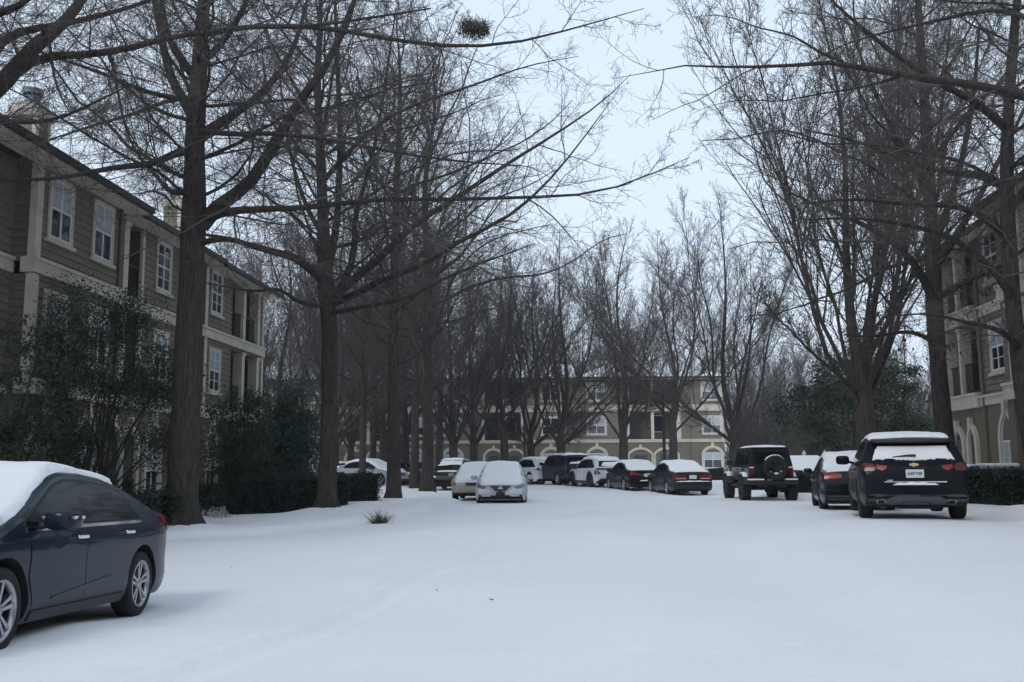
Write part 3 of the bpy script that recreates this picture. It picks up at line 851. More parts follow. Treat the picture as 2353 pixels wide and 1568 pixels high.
def hero(name, label, base, D, trunk, limbs, rng, auto, den, group, base_z=None, leafn=0, leafsize=.07, leafmat=None, dD=None, style='oak', tw=.0035, leaffn=None):
    """a tree whose main limbs follow the photograph: trunk and limbs are rows of (px, py, width px [, metres nearer/farther])"""
    b = at(*base, D); b.z = g1(b.x, b.y)
    def conv(rows):
        o = []
        for q in rows:
            p = at(q[0], q[1], D + (q[3] if len(q) > 3 else 0)); o.append((p.x - b.x, p.y - b.y, p.z - b.z, q[2] * D / F / 2))
        return o
    tr = conv(trunk)
    tr[0] = (tr[0][0], tr[0][1], -.3, tr[0][3])
    tr = smooth_poly(tr, 40)
    LPs, LRs = [], []
    for lb in limbs:
        p = smooth_poly(conv(lb), 16); LPs.append(p[:, :3]); LRs.append(p[:, 3])
    n, z0, z1, cR, a0, a1 = auto
    if n:
        t = (np.arange(n) + rng.random(n)) / n
        z = z0 + (z1 - z0) * t
        idx = np.argmin(np.abs(tr[None, :, 2] - z[:, None]), 1)
        L = cR * (1 - .6 * t) * rng.uniform(.55, 1.15, n)
        an = np.radians(a0 + (a1 - a0) * t + rng.normal(0, 9, n)); az = np.arange(n) * 2.4 + rng.normal(0, .5, n)
        d = np.stack([np.sin(an) * np.cos(az), np.sin(an) * np.sin(az), np.cos(an)], 1)
        r0 = np.minimum(.0068 * L + .005, tr[idx, 3] * .6)
        A, B = march(rng, tr[idx, :3].copy(), d, L, r0, r0 * .2 + .002, 16, .11, .015)
        LPs += list(A); LRs += list(B)
    LP, LR = np.array(LPs), np.array(LRs)
    mt, mc, P3, P4 = tree_meshes(name, rng, tr, LP, LR, style, den, tw, BARK, BARKF)
    lv = None
    if leafn:
        ends = P4[:, 2]
        if leaffn is not None: ends = ends[leaffn(ends + np.array([b.x, b.y, b.z]))]
        if len(ends):
            pick = ends[rng.integers(0, len(ends), leafn)]
            v, q = leaf_quads(rng, pick, leafsize)
            lv = np_mesh('dead_leaves', v, q, leafmat or LEAFD)
    MOUNDS.append((b.x, b.y, tr[2, 3]))
    return plant(name, mt, mc, label, b, 0, 1, group, lv)

R_ = np.random.default_rng
GL = 'bare trees along the left side of the road'
def hero_trees():
    # the big tree behind the dark blue sedan
    hero('bare_tree', 'bare tree with the thickest trunk, standing just behind the tail of the dark blue sedan', (415, 1215), 22,
         [(415, 1222, 100), (416, 1195, 84), (417, 1160, 74), (420, 1100, 69), (426, 950, 64), (433, 800, 60), (440, 660, 57), (446, 520, 58), (447, 400, 50), (449, 300, 46), (454, 200, 42), (462, 100, 34), (470, 0, 28), (478, -150, 18), (485, -330, 8), (488, -450, 2)],
         [[(462, 520, 40), (485, 488, 36), (528, 455, 32), (579, 420, 29, -.5), (635, 325, 26, -.8), (675, 254, 23, -1), (714, 198, 20, -1.2), (754, 150, 18, -1.4), (800, 40, 13, -1.6), (850, -90, 8, -2), (900, -220, 3, -2)],
          [(470, 505, 26), (505, 490, 22, -.5), (540, 484, 18, -1), (595, 481, 15, -1.5), (714, 478, 12, -2), (875, 456, 10, -2.5), (1000, 460, 8, -3), (1170, 455, 7, -3.3), (1340, 450, 5, -3.5), (1440, 425, 3.5, -3.6), (1585, 362, 1.2, -3.6)],
          [(455, 320, 30), (476, 301, 26), (516, 278, 22, .5), (575, 238, 18, .9), (615, 198, 16, 1.2), (650, 159, 14, 1.4), (680, 99, 12, 1.6), (705, 10, 9, 2), (730, -120, 4, 2)],
          [(440, 350, 22), (405, 350, 18, -.6), (365, 372, 16, -1.2), (330, 380, 14, -1.7), (258, 386, 12, -2.2), (205, 397, 10, -2.6), (155, 408, 8.5, -3), (79, 414, 7, -3.4), (0, 416, 5, -3.8), (-90, 400, 2, -4)],
          [(446, 275, 26), (430, 245, 24), (397, 190, 22, .3), (385, 150, 21, .5), (372, 90, 19, .7), (355, 0, 15, 1), (335, -140, 8, 1), (320, -260, 3, 1)],
          [(448, 180, 22), (412, 130, 20, -.3), (388, 90, 17, -.5), (376, 40, 14, -.6), (365, -40, 10, -.8), (345, -170, 4, -1)],
          [(440, 440, 14), (400, 447, 12, .8), (380, 432, 11, 1.2), (360, 405, 10, 1.6), (335, 382, 9, 2), (300, 330, 7, 2.4), (278, 260, 5, 2.6), (262, 160, 3, 2.8), (255, 60, 2, 3)],
          [(444, 232, 14), (400, 226, 12, -.8), (318, 208, 10, -1.6), (240, 170, 8, -2.4), (150, 140, 6, -3), (60, 110, 3, -3.4)],
          [(442, 225, 12), (380, 232, 10, 1), (310, 262, 9, 1.8), (210, 290, 7, 2.6), (120, 320, 5, 3.2), (30, 345, 2, 3.6)],
          [(460, 150, 18), (520, 90, 15, -.8), (560, 20, 12, -1.2), (600, -80, 8, -1.6), (650, -220, 3, -2)],
          [(470, 80, 14), (560, 62, 12, -1.6), (650, 60, 11, -2.6), (760, 65, 10, -3.4), (900, 92, 8, -4), (1050, 110, 7, -4.4), (1190, 100, 5, -4.6), (1340, 60, 3, -4.8), (1480, 20, 1.2, -5)],
          [(456, 560, 16), (520, 545, 13, -1), (580, 568, 11, -1.6), (640, 585, 9, -2), (720, 610, 6, -2.4), (800, 640, 3, -2.6)],
          [(452, 300, 14), (540, 310, 12, -1.6), (620, 305, 10, -2.6), (760, 320, 8, -3.4), (900, 350, 6, -4), (1050, 372, 4, -4.4), (1180, 380, 2, -4.6)]],
         R_(11), (40, 7.0, 17, 7.5, 68, 36), .86, GL, leafn=70, leafsize=.085)
    # the second one, by the hedge
    hero('bare_tree', 'bare tree with a forked trunk rising in front of the clipped left hedge', (748, 1170), 29,
         [(750, 1174, 60), (750, 1150, 50), (752, 1120, 43), (755, 1040, 39), (757, 900, 37), (758, 760, 37), (752, 680, 42), (746, 610, 34), (742, 500, 27), (736, 350, 22), (728, 200, 17), (735, 50, 12), (742, -100, 7), (748, -220, 2)],
         [[(748, 650, 26), (720, 622, 22, -.3), (677, 590, 18, -.9), (624, 579, 16, -1.4), (584, 566, 13, -1.8), (520, 548, 10, -2.2), (470, 540, 6, -2.6), (400, 520, 3, -3)],
          [(758, 700, 26), (772, 678, 23, -.3), (813, 642, 20, -.8), (857, 607, 18, -1.2), (894, 573, 16, -1.6), (956, 511, 14, -2), (1050, 455, 11, -2.6), (1160, 380, 8, -3), (1275, 310, 5, -3.4), (1380, 240, 3, -3.6), (1450, 170, 1.2, -3.8)],
          [(764, 690, 24), (783, 668, 21, .3), (805, 620, 18, .6), (818, 560, 16, .8), (812, 510, 13, 1), (840, 420, 11, 1.3), (870, 300, 9, 1.5), (890, 160, 6, 1.8), (910, 20, 3, 2)],
          [(762, 700, 20), (776, 690, 18, .3), (832, 672, 16, -.6), (880, 640, 14, -1.2), (941, 624, 12, -1.8), (985, 602, 11, -2.2), (1050, 557, 9, -2.6), (1168, 502, 7, -3), (1260, 420, 5, -3.3), (1340, 320, 3, -3.5), (1420, 210, 1.2, -3.6)],
          [(756, 610, 22), (767, 563, 19, .4), (774, 517, 18, .6), (777, 480, 17, .8), (784, 300, 14, 1.2), (775, 150, 11, 1.4), (770, 0, 8, 1.6), (765, -150, 3, 1.8)],
          [(742, 540, 14), (715, 500, 12, .6), (690, 440, 10, 1), (668, 360, 8, 1.4), (650, 260, 6, 1.7), (640, 120, 3, 2)],
          [(752, 705, 12), (690, 700, 9, -1), (640, 660, 8, -1.6), (590, 672, 6, -2), (520, 660, 4, -2.4), (470, 650, 2, -2.6)],
          [(757, 720, 15), (800, 712, 12, -1), (850, 702, 10, -2), (930, 690, 8, -2.8), (1020, 640, 6, -3.4), (1120, 600, 4, -3.8), (1230, 560, 2, -4)],
          [(740, 420, 14), (800, 350, 11, -1), (860, 290, 9, -1.6), (950, 240, 7, -2.2), (1080, 200, 5, -2.6), (1210, 150, 3, -3), (1330, 130, 1.2, -3.2)],
          [(738, 300, 12), (690, 220, 9, .8), (650, 150, 7, 1.2), (600, 60, 4, 1.6), (560, -40, 2, 2)]],
         R_(12), (34, 7.0, 18.5, 9.0, 66, 34), .84, GL, leafn=50, leafsize=.10)
    # a tree left of the picture whose limbs reach in
    hero('bare_tree', 'bare tree rooted left of the picture whose heavy limbs sweep in over the apartment roof', (-215, 1250), 15.5,
         [(-215, 1260, 110), (-212, 1225, 95), (-208, 1180, 86), (-200, 1000, 80), (-185, 800, 76), (-160, 560, 70), (-110, 330, 62), (-60, 245, 52), (-120, 60, 40), (-150, -150, 26), (-170, -400, 10), (-175, -520, 3)],
         [[(-100, 310, 60), (-30, 215, 48), (20, 180, 42), (62, 122, 36), (92, 98, 34, .2), (140, 60, 29, .4), (175, 20, 25, .6), (205, -30, 20, .8), (240, -140, 12, 1), (270, -260, 4, 1.2)],
          [(30, 172, 28), (60, 146, 24, -.2), (119, 128, 20, -.3), (180, 128, 18, -.4), (238, 122, 17, -.5), (300, 112, 15, -.6), (357, 94, 13, -.7), (436, 78, 11, -.8), (595, 60, 9, -.9), (706, 63, 8, -1), (875, 38, 6, -1), (990, 20, 3, -1)],
          [(-60, 240, 30), (-20, 120, 26, .8), (20, 84, 23, 1), (60, 68, 20, 1.2), (131, 60, 17, 1.4), (198, 44, 15, 1.6), (278, 24, 12, 1.8), (350, 0, 9, 2), (430, -50, 5, 2)],
          [(-110, 100, 30), (-40, 40, 24, -.6), (20, 25, 18, -1), (60, 5, 13, -1.2), (110, -50, 8, -1.4), (160, -130, 3, -1.4)],
          [(95, 90, 10), (105, 60, 9, -.4), (118, 120, 7, -.6), (122, 170, 6, -.7), (140, 225, 4, -.8), (162, 262, 2, -.8)],
          [(250, 118, 9), (262, 160, 8, -.5), (272, 220, 6, -.6), (284, 280, 5, -.7), (310, 330, 3, -.7), (336, 360, 2, -.7)],
          [(-130, 420, 20), (-60, 300, 16, -.6), (0, 275, 12, -1), (80, 285, 9, -1.4), (160, 265, 7, -1.8), (240, 225, 5, -2), (310, 190, 2, -2.2)]],
         R_(13), (10, 8, 12, 4.5, 75, 45), .95, GL, leafn=45, leafsize=.07, tw=.003)
    # right side
    GR = 'bare trees along the right side of the road'
    near_br = lambda w: w[:, 2] < 7.5
    hero('bare_tree', 'bare tree with leaning trunk and a brown leaf tuft, rising behind the black crossover', (2186, 1108), 27,
         [(2190, 1130, 58), (2183, 1090, 46), (2176, 1045, 41), (2166, 960, 38), (2158, 860, 37), (2150, 760, 36), (2146, 690, 38), (2142, 560, 33), (2136, 430, 29), (2128, 300, 26), (2120, 150, 20), (2110, 0, 14), (2100, -150, 8), (2095, -260, 2)],
         [[(2148, 700, 24), (2122, 640, 20, -.5), (2090, 590, 16, -1), (2030, 540, 13, -1.5), (1950, 500, 10, -2), (1870, 470, 7, -2.4), (1790, 430, 3, -2.6)],
          [(2144, 620, 22), (2200, 540, 18, .5), (2240, 470, 15, .8), (2290, 380, 12, 1.2), (2340, 280, 9, 1.4), (2400, 150, 5, 1.6)],
          [(2152, 800, 12), (2130, 775, 10, -.8), (2080, 760, 8, -1.6), (2010, 775, 6, -2.2), (1940, 770, 3, -2.6)],
          [(2150, 560, 18), (2190, 440, 15, -.8), (2220, 330, 12, -1.2), (2240, 200, 9, -1.6), (2250, 60, 5, -2)],
          [(2145, 480, 18), (2100, 380, 15, .8), (2050, 300, 12, 1.2), (2000, 190, 9, 1.5), (1960, 80, 5, 1.8), (1920, -20, 2, 2)],
          [(2147, 690, 18), (2230, 640, 14, -1), (2290, 620, 11, -1.8), (2370, 560, 7, -2.4)]],
         R_(14), (26, 6.5, 17, 7.5, 70, 34), .88, GR, leafn=900, leafsize=.09, leafmat=LEAFD, leaffn=lambda w: (w[:, 2] > 4.2) & (w[:, 2] < 6.6))
    hero('bare_tree', 'bare tree with yellow-green leaf remnants in front of the right building windows', (2388, 1140), 20,
         [(2392, 1160, 62), (2386, 1120, 50), (2380, 1070, 44), (2363, 960, 41), (2346, 850, 38), (2332, 740, 36), (2322, 640, 35), (2316, 520, 33), (2312, 380, 30), (2318, 240, 26), (2330, 80, 22), (2345, -80, 14), (2350, -250, 5)],
         [[(2330, 690, 26), (2300, 640, 20, -.4), (2250, 590, 16, -.8), (2190, 545, 13, -1.2), (2100, 520, 10, -1.6), (1980, 500, 7, -2), (1850, 505, 3, -2.2)],
          [(2345, 800, 18), (2318, 775, 14, -.5), (2290, 755, 11, -.9), (2220, 742, 8, -1.4), (2140, 720, 5, -1.8), (2060, 725, 2, -2)],
          [(2315, 430, 24), (2250, 400, 19, .8), (2180, 400, 15, 1.4), (2080, 370, 12, 1.9), (1960, 320, 8, 2.3), (1850, 300, 4, 2.5)],
          [(2322, 560, 20), (2270, 500, 17, -.8), (2190, 470, 13, -1.3), (2080, 470, 10, -1.8), (1960, 455, 7, -2.2), (1840, 470, 3, -2.4)],
          [(2316, 300, 22), (2240, 230, 18, -.8), (2150, 190, 14, -1.3), (2050, 120, 11, -1.7), (1950, 40, 7, -2), (1870, -40, 3, -2.2)],
          [(2320, 480, 22), (2400, 380, 18, .6), (2470, 260, 13, 1), (2540, 120, 7, 1.3)]],
         R_(15), (26, 6.5, 15, 7.0, 72, 38), .88, GR, leafn=520, leafsize=.085, leafmat=LEAFY, leaffn=lambda w: (w[:, 2] > 6))
    hero('bare_tree', 'bare tree, root unseen, whose long knotty bough crosses the sky from the right', (2640, 1230), 13,
         [(2640, 1250, 110), (2636, 1210, 92), (2632, 1150, 84), (2618, 900, 78), (2600, 600, 72), (2580, 330, 64), (2565, 120, 52), (2560, -100, 36), (2550, -350, 18), (2545, -520, 4)],
         [[(2582, 340, 34), (2480, 262, 28), (2353, 218, 23, -.2), (2280, 205, 21, -.3), (2200, 188, 19, -.3), (2130, 184, 17, -.4), (2080, 172, 16, -.4), (1990, 160, 13, -.5), (1935, 142, 12, -.5), (1870, 148, 10, -.6), (1800, 152, 8, -.6), (1690, 156, 6, -.7), (1620, 152, 4.5, -.7), (1560, 150, 3.5, -.7), (1470, 172, 1.6, -.7), (1405, 182, .8, -.7)],
          [(1935, 142, 8, -.5), (1880, 120, 6, -.4), (1830, 85, 5, -.3), (1780, 72, 4, -.2), (1730, 62, 3.5, -.2), (1690, 42, 2.6, -.1), (1640, 34, 2, 0), (1590, 40, 1, 0)],
          [(2080, 172, 9, -.4), (2010, 195, 7, -.2), (1940, 208, 5, 0), (1860, 220, 4, .1), (1790, 236, 3, .2), (1720, 228, 2.4, .2), (1640, 240, 1.6, .3), (1590, 262, .8, .3)],
          [(2570, 200, 26), (2480, 120, 20, .8), (2353, 32, 14, 1.2), (2270, 20, 12, 1.4), (2180, 42, 10, 1.5), (2100, 60, 8, 1.6), (2010, 80, 6, 1.7), (1930, 105, 4, 1.8), (1850, 150, 2, 1.8)],
          [(2590, 440, 24), (2500, 420, 18, -.6), (2420, 400, 13, -.9), (2353, 405, 10, -1), (2250, 430, 7, -1.1), (2160, 470, 4, -1.2), (2090, 480, 2, -1.2)]],
         R_(16), (6, 7, 10, 4, 70, 45), .62, GR, leafn=60, leafsize=.075, tw=.0028)

def forest():
    """trees farther off: a few shapes, copied tree by tree"""
    oak = []
    for s, (H, r, cR, hb) in enumerate([(20, .27, 8.8, 5.4), (18.5, .24, 8.0, 4.8)]):
        rng = R_(30 + s); tr, LP, LR = oak_shape(rng, H, r, cR, hb, 36)
        oak.append(tree_meshes('oak', rng, tr, LP, LR, 'oak', .66, .0048, BARK, BARKF)[:2])
    vase = []
    for s, (H, r, sp_, fk, n) in enumerate([(17, .31, 1.0, 2.7, 7), (16.5, .28, .9, 3.0, 6), (17.5, .34, 1.1, 2.3, 8), (17.5, .34, .72, 2.2, 13)]):
        rng = R_(40 + s); tr, LP, LR = vase_shape(rng, H, r, sp_, fk, n)
        vase.append(tree_meshes('vase', rng, tr, LP, LR, 'vase', .90, .0070, BARKV, BARKF)[:2])
    def put(src, px, D, label, group, rz, sc, py=1100):
        p = at(px, py, D); p.z = g1(p.x, p.y)
        MOUNDS.append((p.x, p.y, .4))
        return plant('bare_tree', src[0], src[1], label, p, rz, sc, group)
    put(oak[0], 905, 36.5, 'bare tree with a knotted straight trunk, the first behind the end of the left hedge', GL, .3, .98)
    put(oak[1], 982, 43.0, 'bare tree with a stout brown trunk just left of the cream sedan', GL, 1.9, 1.12)
    put(oak[0], 952, 50.0, 'bare tree with a slim trunk between two thicker trunks left of the cream sedan', GL, 3.4, .85)
    put(oak[1], 833, 52.0, 'bare tree with a thin trunk crossing the snowed windscreen of the pale sedan', GL, 4.2, .8)
    put(oak[0], 856, 60.0, 'bare tree with a thin trunk rising right behind the pale snow laden sedan', GL, 5.1, .8)
    GF = 'vase shaped bare trees in front of the far building'
    row = [(1043, 60, 0, .4, .92, 'vase shaped bare tree directly behind the dark hatchback with snowy bonnet'),
           (1160, 61, 1, 1.2, .96, 'vase shaped bare tree rising behind the roof of the silver sedan'),
           (1221, 66, 2, 2.2, .9, 'slender bare tree with a lamp post in front of it, above the white hatchback'),
           (1291, 62, 2, 3.0, .95, 'vase shaped bare tree rising behind the dark blue off-roader'),
           (1433, 59, 0, 2.1, .95, 'vase shaped bare tree rising behind the black sedan with red lamps'),
           (1549, 57, 1, 4.4, .93, 'vase shaped bare tree right of the bell lamp, rising behind the grey-green sedan'),
           (1690, 46, 2, 5.3, .80, 'broad vase shaped bare tree behind the black off-roader at the far building corner'),
           (1996, 36, 3, 1.0, 1.16, 'huge many stemmed bare tree rising behind the black sedan in front of the evergreen')]
    for px, D, k, rz, sc, lab in row:
        put(vase[k], px, D, lab, GF, rz, sc)
    rng = R_(77)
    GB = 'bare trees crowded behind the parked cars on the left'
    spots = [(640, 62), (700, 75), (765, 58), (806, 78), (880, 72), (930, 64), (1090, 72), (1010, 76), (575, 70), (505, 64), (660, 92), (745, 96), (840, 98)]
    for i, (px, D) in enumerate(spots):
        put(vase[i % 3], px, D, 'bare background tree in the crowded mass of twigs behind the left evergreen and hedge', GB, rng.uniform(0, 6), rng.uniform(.95, 1.15))
    GW = 'bare woodland trees beyond the right end of the far building'
    for i, (px, D) in enumerate([(1725, 100), (1765, 92), (1810, 104), (1855, 96), (1905, 108), (1960, 98), (2030, 106), (2090, 92), (1690, 112), (2150, 110)]):
        put(vase[(i + 1) % 3], px, D, 'bare woodland tree in the brown thicket between the far building and the right evergreen', GW, rng.uniform(0, 6), rng.uniform(.8, 1.0))
    GX = 'bare trees standing behind the roof of the far building'
    for i, (px, D) in enumerate([(1150, 108), (1250, 104), (1340, 110), (1440, 106), (1540, 112), (1030, 106), (930, 110)]):
        put(vase[i % 3], px, D, 'bare tree whose top shows over the snowy roof of the far building', GX, rng.uniform(0, 6), rng.uniform(.85, 1.0))
    GK = 'unseen bare trees added behind the camera for reflections'
    for i, (x, y) in enumerate([(-9, -22), (9, -20), (-2, -34), (12, -36), (-12, -38)]):  # added out of view as something dark for the cars to reflect
        s_ = vase[i % 3]
        plant('bare_tree', s_[0], s_[1], 'unseen bare tree added behind the camera to darken reflections', (x, y, 0), i * 1.3, 1.0, GK)
    # the brown brush at the wood's foot: too many stems to count
    n = 5200
    X = rng.uniform(24, 48, n); Y = rng.uniform(88, 112, n)
    sel = np.abs(X - np.round(X / 3.1) * 3.1) < 1.1
    X, Y = X[sel], Y[sel]; n = len(X)
    p0 = np.stack([X, Y, np.zeros(n)], 1)
    d = unit(np.stack([rng.normal(0, .3, n), rng.normal(0, .3, n), np.ones(n)], 1))
    P, R = march(rng, p0, d, rng.uniform(2, 9, n), np.full(n, .03), np.full(n, .008), 5, .12, .02)
    P2, R2 = kids(rng, P, R, 8, .2, .98, .7, .25, .35, 4, .12, .03, .4, rmin=.009)
    v, q = merge([tubes(P, R, 3), tubes(P2, R2, 3)])
    o = link('undergrowth', np_mesh('undergrowth', v, q, BARKB)); tag(o, 'brown leafless brush at the foot of the woodland right of the far building', 'undergrowth', kind='stuff')

hero_trees(); forest()
# a squirrel nest of twigs and leaves high in the left canopy
def nest():
    c = at(1090, 66, 19.0); rng = R_(5)
    t = thing('animal_nest', 'dark round nest of twigs and leaves lodged high in the left canopy', 'nest', (c.x, c.y, c.z))
    n = 420
    p = rng.normal(0, 1, (n, 3)); p = unit(p) * (rng.random((n, 1)) ** .4) * np.array([[.33, .28, .12]]) + .05 * rng.normal(0, 1, (n, 3))
    d = unit(np.cross(p, rng.normal(0, 1, (n, 3))) + .3 * rng.normal(0, 1, (n, 3)))
    P, R = march(rng, p - d * .12, d, rng.uniform(.15, .4, n), np.full(n, .005), np.full(n, .003), 4, .2, 0)
    v, q = tubes(P, R, 3); link('twigs', np_mesh('twigs', v, q, BARKF), t)
    v, q = leaf_quads(rng, p[:230] * .9, .08); link('leaves', np_mesh('leaves', v, q, LEAFD), t)
nest()
# ------------------------------------------------------------------ evergreens, hedges, grasses
def leaf_cloud(rng, blobs, n, size, clumps=60, spread=.28, up=.3):
    """n leaf faces in clumps through a set of ellipsoids (cx, cy, cz, rx, ry, rz)"""
    B = np.array(blobs, float)
    vol = B[:, 3] * B[:, 4] * B[:, 5]; pr = vol / vol.sum()
    ci = rng.choice(len(B), clumps, p=pr)
    d = unit(rng.normal(0, 1, (clumps, 3))) * (rng.random((clumps, 1)) ** .38)
    C = B[ci, :3] + d * B[ci, 3:]
    which = rng.integers(0, clumps, n)
    sp = spread * rng.uniform(.5, 1.4, clumps)[which, None]
    p = C[which] + rng.normal(0, 1, (n, 3)) * sp * np.array([[1, 1, .6]])
    a = unit(rng.normal(0, 1, (n, 3)) + np.array([[0, 0, up]])); b = unit(np.cross(a, rng.normal(0, 1, (n, 3))))
    L = (size * rng.uniform(.6, 1.4, n))[:, None]
    V = np.stack([p, p + a * L * .5 + b * L * .3, p + a * L, p + a * L * .5 - b * L * .3], 1).reshape(-1, 3)
    return V, np.arange(4 * n).reshape(n, 4), C

def stems(rng, C, foot, r, k):
    pick = C[rng.choice(len(C), min(k, len(C)), replace=False)]
    parts = []
    for p in pick:
        b = np.array([rng.normal(0, foot), rng.normal(0, foot), -.1])
        m = b * .5 + p * .5 + np.array([0, 0, .25]) + rng.normal(0, .12, 3)
        q = smooth_poly([(*b, r), (*m, r * .6), (*p, r * .2)], 9)
        parts.append(tubes(q[None, :, :3], q[None, :, 3], 5))
    return merge(parts)

def evergreen(name, label, px, py, D, blobs, n, size, m, rng, cat='tree', clumps=60, spread=.28, k=14, r=.035, foot=.12, group=None, snow=0):
    p = at(px, py, D); p.z = g1(p.x, p.y)
    t = thing(name, label, cat, p, 0, group)
    V, Q, C = leaf_cloud(rng, blobs, n, size, clumps, spread)
    keep = V.reshape(-1, 4, 3)[:, 0, 2] > .05
    Q = Q[keep]
    link('foliage', np_mesh('foliage', V, Q, m), t)
    v, q = stems(rng, C, foot, r, k)
    link('stems', np_mesh('stems', v, q, BARK, smooth=True), t)
    return t

GH = 'hollies in front of the left building'
evergreen('holly_tree', 'thin leaved holly with bare slanting stems in front of the near left windows', 205, 1090, 22.8,
          [(-1.2, 0, 3.9, 1.1, .8, 1.9), (.3, .2, 3.6, 1.3, .8, 1.7), (1.7, 0, 3.0, 1.0, .7, 1.3), (-.9, 0, 5.4, 1.0, .7, .8), (.6, 0, 5.0, .9, .7, .7), (-.7, 0, 1.8, 1.1, .8, .8), (2.1, 0, 1.8, .9, .7, .8)], 44000, .062, OLIVE, R_(51), clumps=260, spread=.27, k=34, r=.035, foot=.2, group=GH)
evergreen('holly_tree', 'dark holly behind the near end of the dark blue sedan, at the left edge', 20, 1090, 19.5,
          [(0, 0, 2.8, .9, .8, 1.7), (-.6, 0, 1.4, 1.2, .8, 1.0)], 8000, .075, OLIVE, R_(52), clumps=60, spread=.22, k=14, r=.035, group=GH)
evergreen('holly_tree', 'small leafy holly between the thickest trunk and the dark evergreen mass', 540, 1110, 32.0,
          [(-.5, 0, 2.6, .9, .8, 1.4), (.5, 0, 3.2, .8, .8, 1.2), (.2, 0, 1.6, 1.1, .8, .8)], 7000, .09, EVER, R_(53), clumps=80, spread=.22, k=16, r=.035, group=GH)
evergreen('evergreen_shrub', 'dense blue-green evergreen shrub left of the forked trunk, behind the left hedge', 645, 1112, 37.0,
          [(-.2, 0, 1.9, 1.4, 1.1, 1.5), (.6, .2, 1.6, 1.0, 1.0, 1.2), (-.9, .2, 1.2, .9, .9, 1.0), (.3, 0, 3.3, .8, .8, 1.1), (1.1, 0, 2.6, .7, .8, 1.0), (.5, 0, 4.4, .45, .5, .8)], 19000, .11, EVERB, R_(54), 'shrub', clumps=150, spread=.36, k=14)
evergreen('evergreen_shrub', 'low dark evergreen shrub spreading right beneath the forked tree', 560, 1122, 36.0,
          [(0, 0, 1.2, 1.0, .8, 1.1), (.5, 0, 2.0, .7, .7, .7)], 9500, .10, EVERB, R_(55), 'shrub', clumps=60, spread=.34, k=8)
evergreen('evergreen_tree', 'broad dark evergreen tree standing behind the black sedan and the snowy low roof', 1960, 1085, 50.0,
          [(-2.5, 0, 3.4, 1.9, 1.5, 2.2), (-.4, .4, 4.4, 2.2, 1.6, 2.8), (2.4, 0, 4.0, 2.0, 1.5, 2.6), (1.2, 0, 6.4, 1.7, 1.4, 1.5), (3.6, 0, 2.4, 1.5, 1.3, 1.7)], 24000, .15, EVER, R_(56), clumps=170, spread=.34, k=22, r=.05)

def hedge(label, p0, p1, h, w_, n, rng, group=None):
    """clipped hedge from ground point p0 to p1"""
    a = Vector((p0[0], p0[1], 0)); b = Vector((p1[0], p1[1], 0)); L = (b - a).length; mid = (a + b) / 2
    z = min(g1(*p0), g1(*p1)) - .08
    t = thing('hedge', label, 'hedge', (mid.x, mid.y, z), math.atan2(b.y - a.y, b.x - a.x), group)
    c = MB(); c.bbox(-L / 2 + .07, L / 2 - .07, -w_ / 2 + .07, w_ / 2 - .07, 0, h - .07, .08); c.build('core', HEDGESHADE, t)  # near-black core stands in for the shade between the leaves
    area = [L * h, L * h, L * w_, w_ * h, w_ * h]; pr = np.array(area) / sum(area)
    f = rng.choice(5, n, p=pr); u = rng.random(n); v = rng.random(n); o = np.abs(rng.normal(0, .045, n))
    P = np.zeros((n, 3))
    for k in range(5):
        s = f == k
        if k < 2: P[s] = np.stack([(u[s] - .5) * L, (k * 2 - 1) * (w_ / 2 - o[s]), v[s] * h], 1)
        elif k == 2: P[s] = np.stack([(u[s] - .5) * L, (v[s] - .5) * w_, h - o[s]], 1)
        else: P[s] = np.stack([(k - 3.5) * 2 * (L / 2 - o[s]), (u[s] - .5) * w_, v[s] * h], 1)
    P += .05 * np.sin(P[:, [1, 2, 0]] * 5) + .03 * np.sin(P[:, [2, 0, 1]] * 13)
    P = P + rng.normal(0, .025, (n, 3))
    A = unit(rng.normal(0, 1, (n, 3))); B = unit(np.cross(A, rng.normal(0, 1, (n, 3)))); S = (.075 * rng.uniform(.6, 1.5, n))[:, None]
    V = np.stack([P, P + A * S * .5 + B * S * .3, P + A * S, P + A * S * .5 - B * S * .3], 1).reshape(-1, 3)
    link('foliage', np_mesh('foliage', V, np.arange(4 * n).reshape(n, 4), HEDGE), t)
    return t

def gp(px, py, D):
    p = at(px, py, D); return (p.x, p.y)
GHD = 'clipped hedges'
hedge('clipped dark hedge behind the forked tree trunk on the left verge', gp(533, 1150, 30.2), gp(790, 1150, 32.8), 1.20, .9, 15000, R_(61), GHD)
hedge('clipped dark hedge with a squared end, set back behind the first, beside the knotted trunk', gp(765, 1150, 34.0), gp(857, 1140, 35.2), 1.05, 1.0, 6000, R_(62), GHD)
hedge('long clipped hedge at the right edge in front of the grey condensers', gp(2215, 1130, 24.5), gp(2500, 1130, 20.5), .86, .9, 15000, R_(63), GHD)
hedge('clipped hedge between the black off-roader and the black sedan, below the snowy low roof', gp(1800, 1125, 38.5), gp(1960, 1125, 36.5), .86, .9, 10000, R_(64), GHD)
hedge('short dark hedge under the rightmost arched window of the far building', gp(1630, 1095, 76), gp(1662, 1095, 76), 1.0, 1.0, 2500, R_(65), GHD)

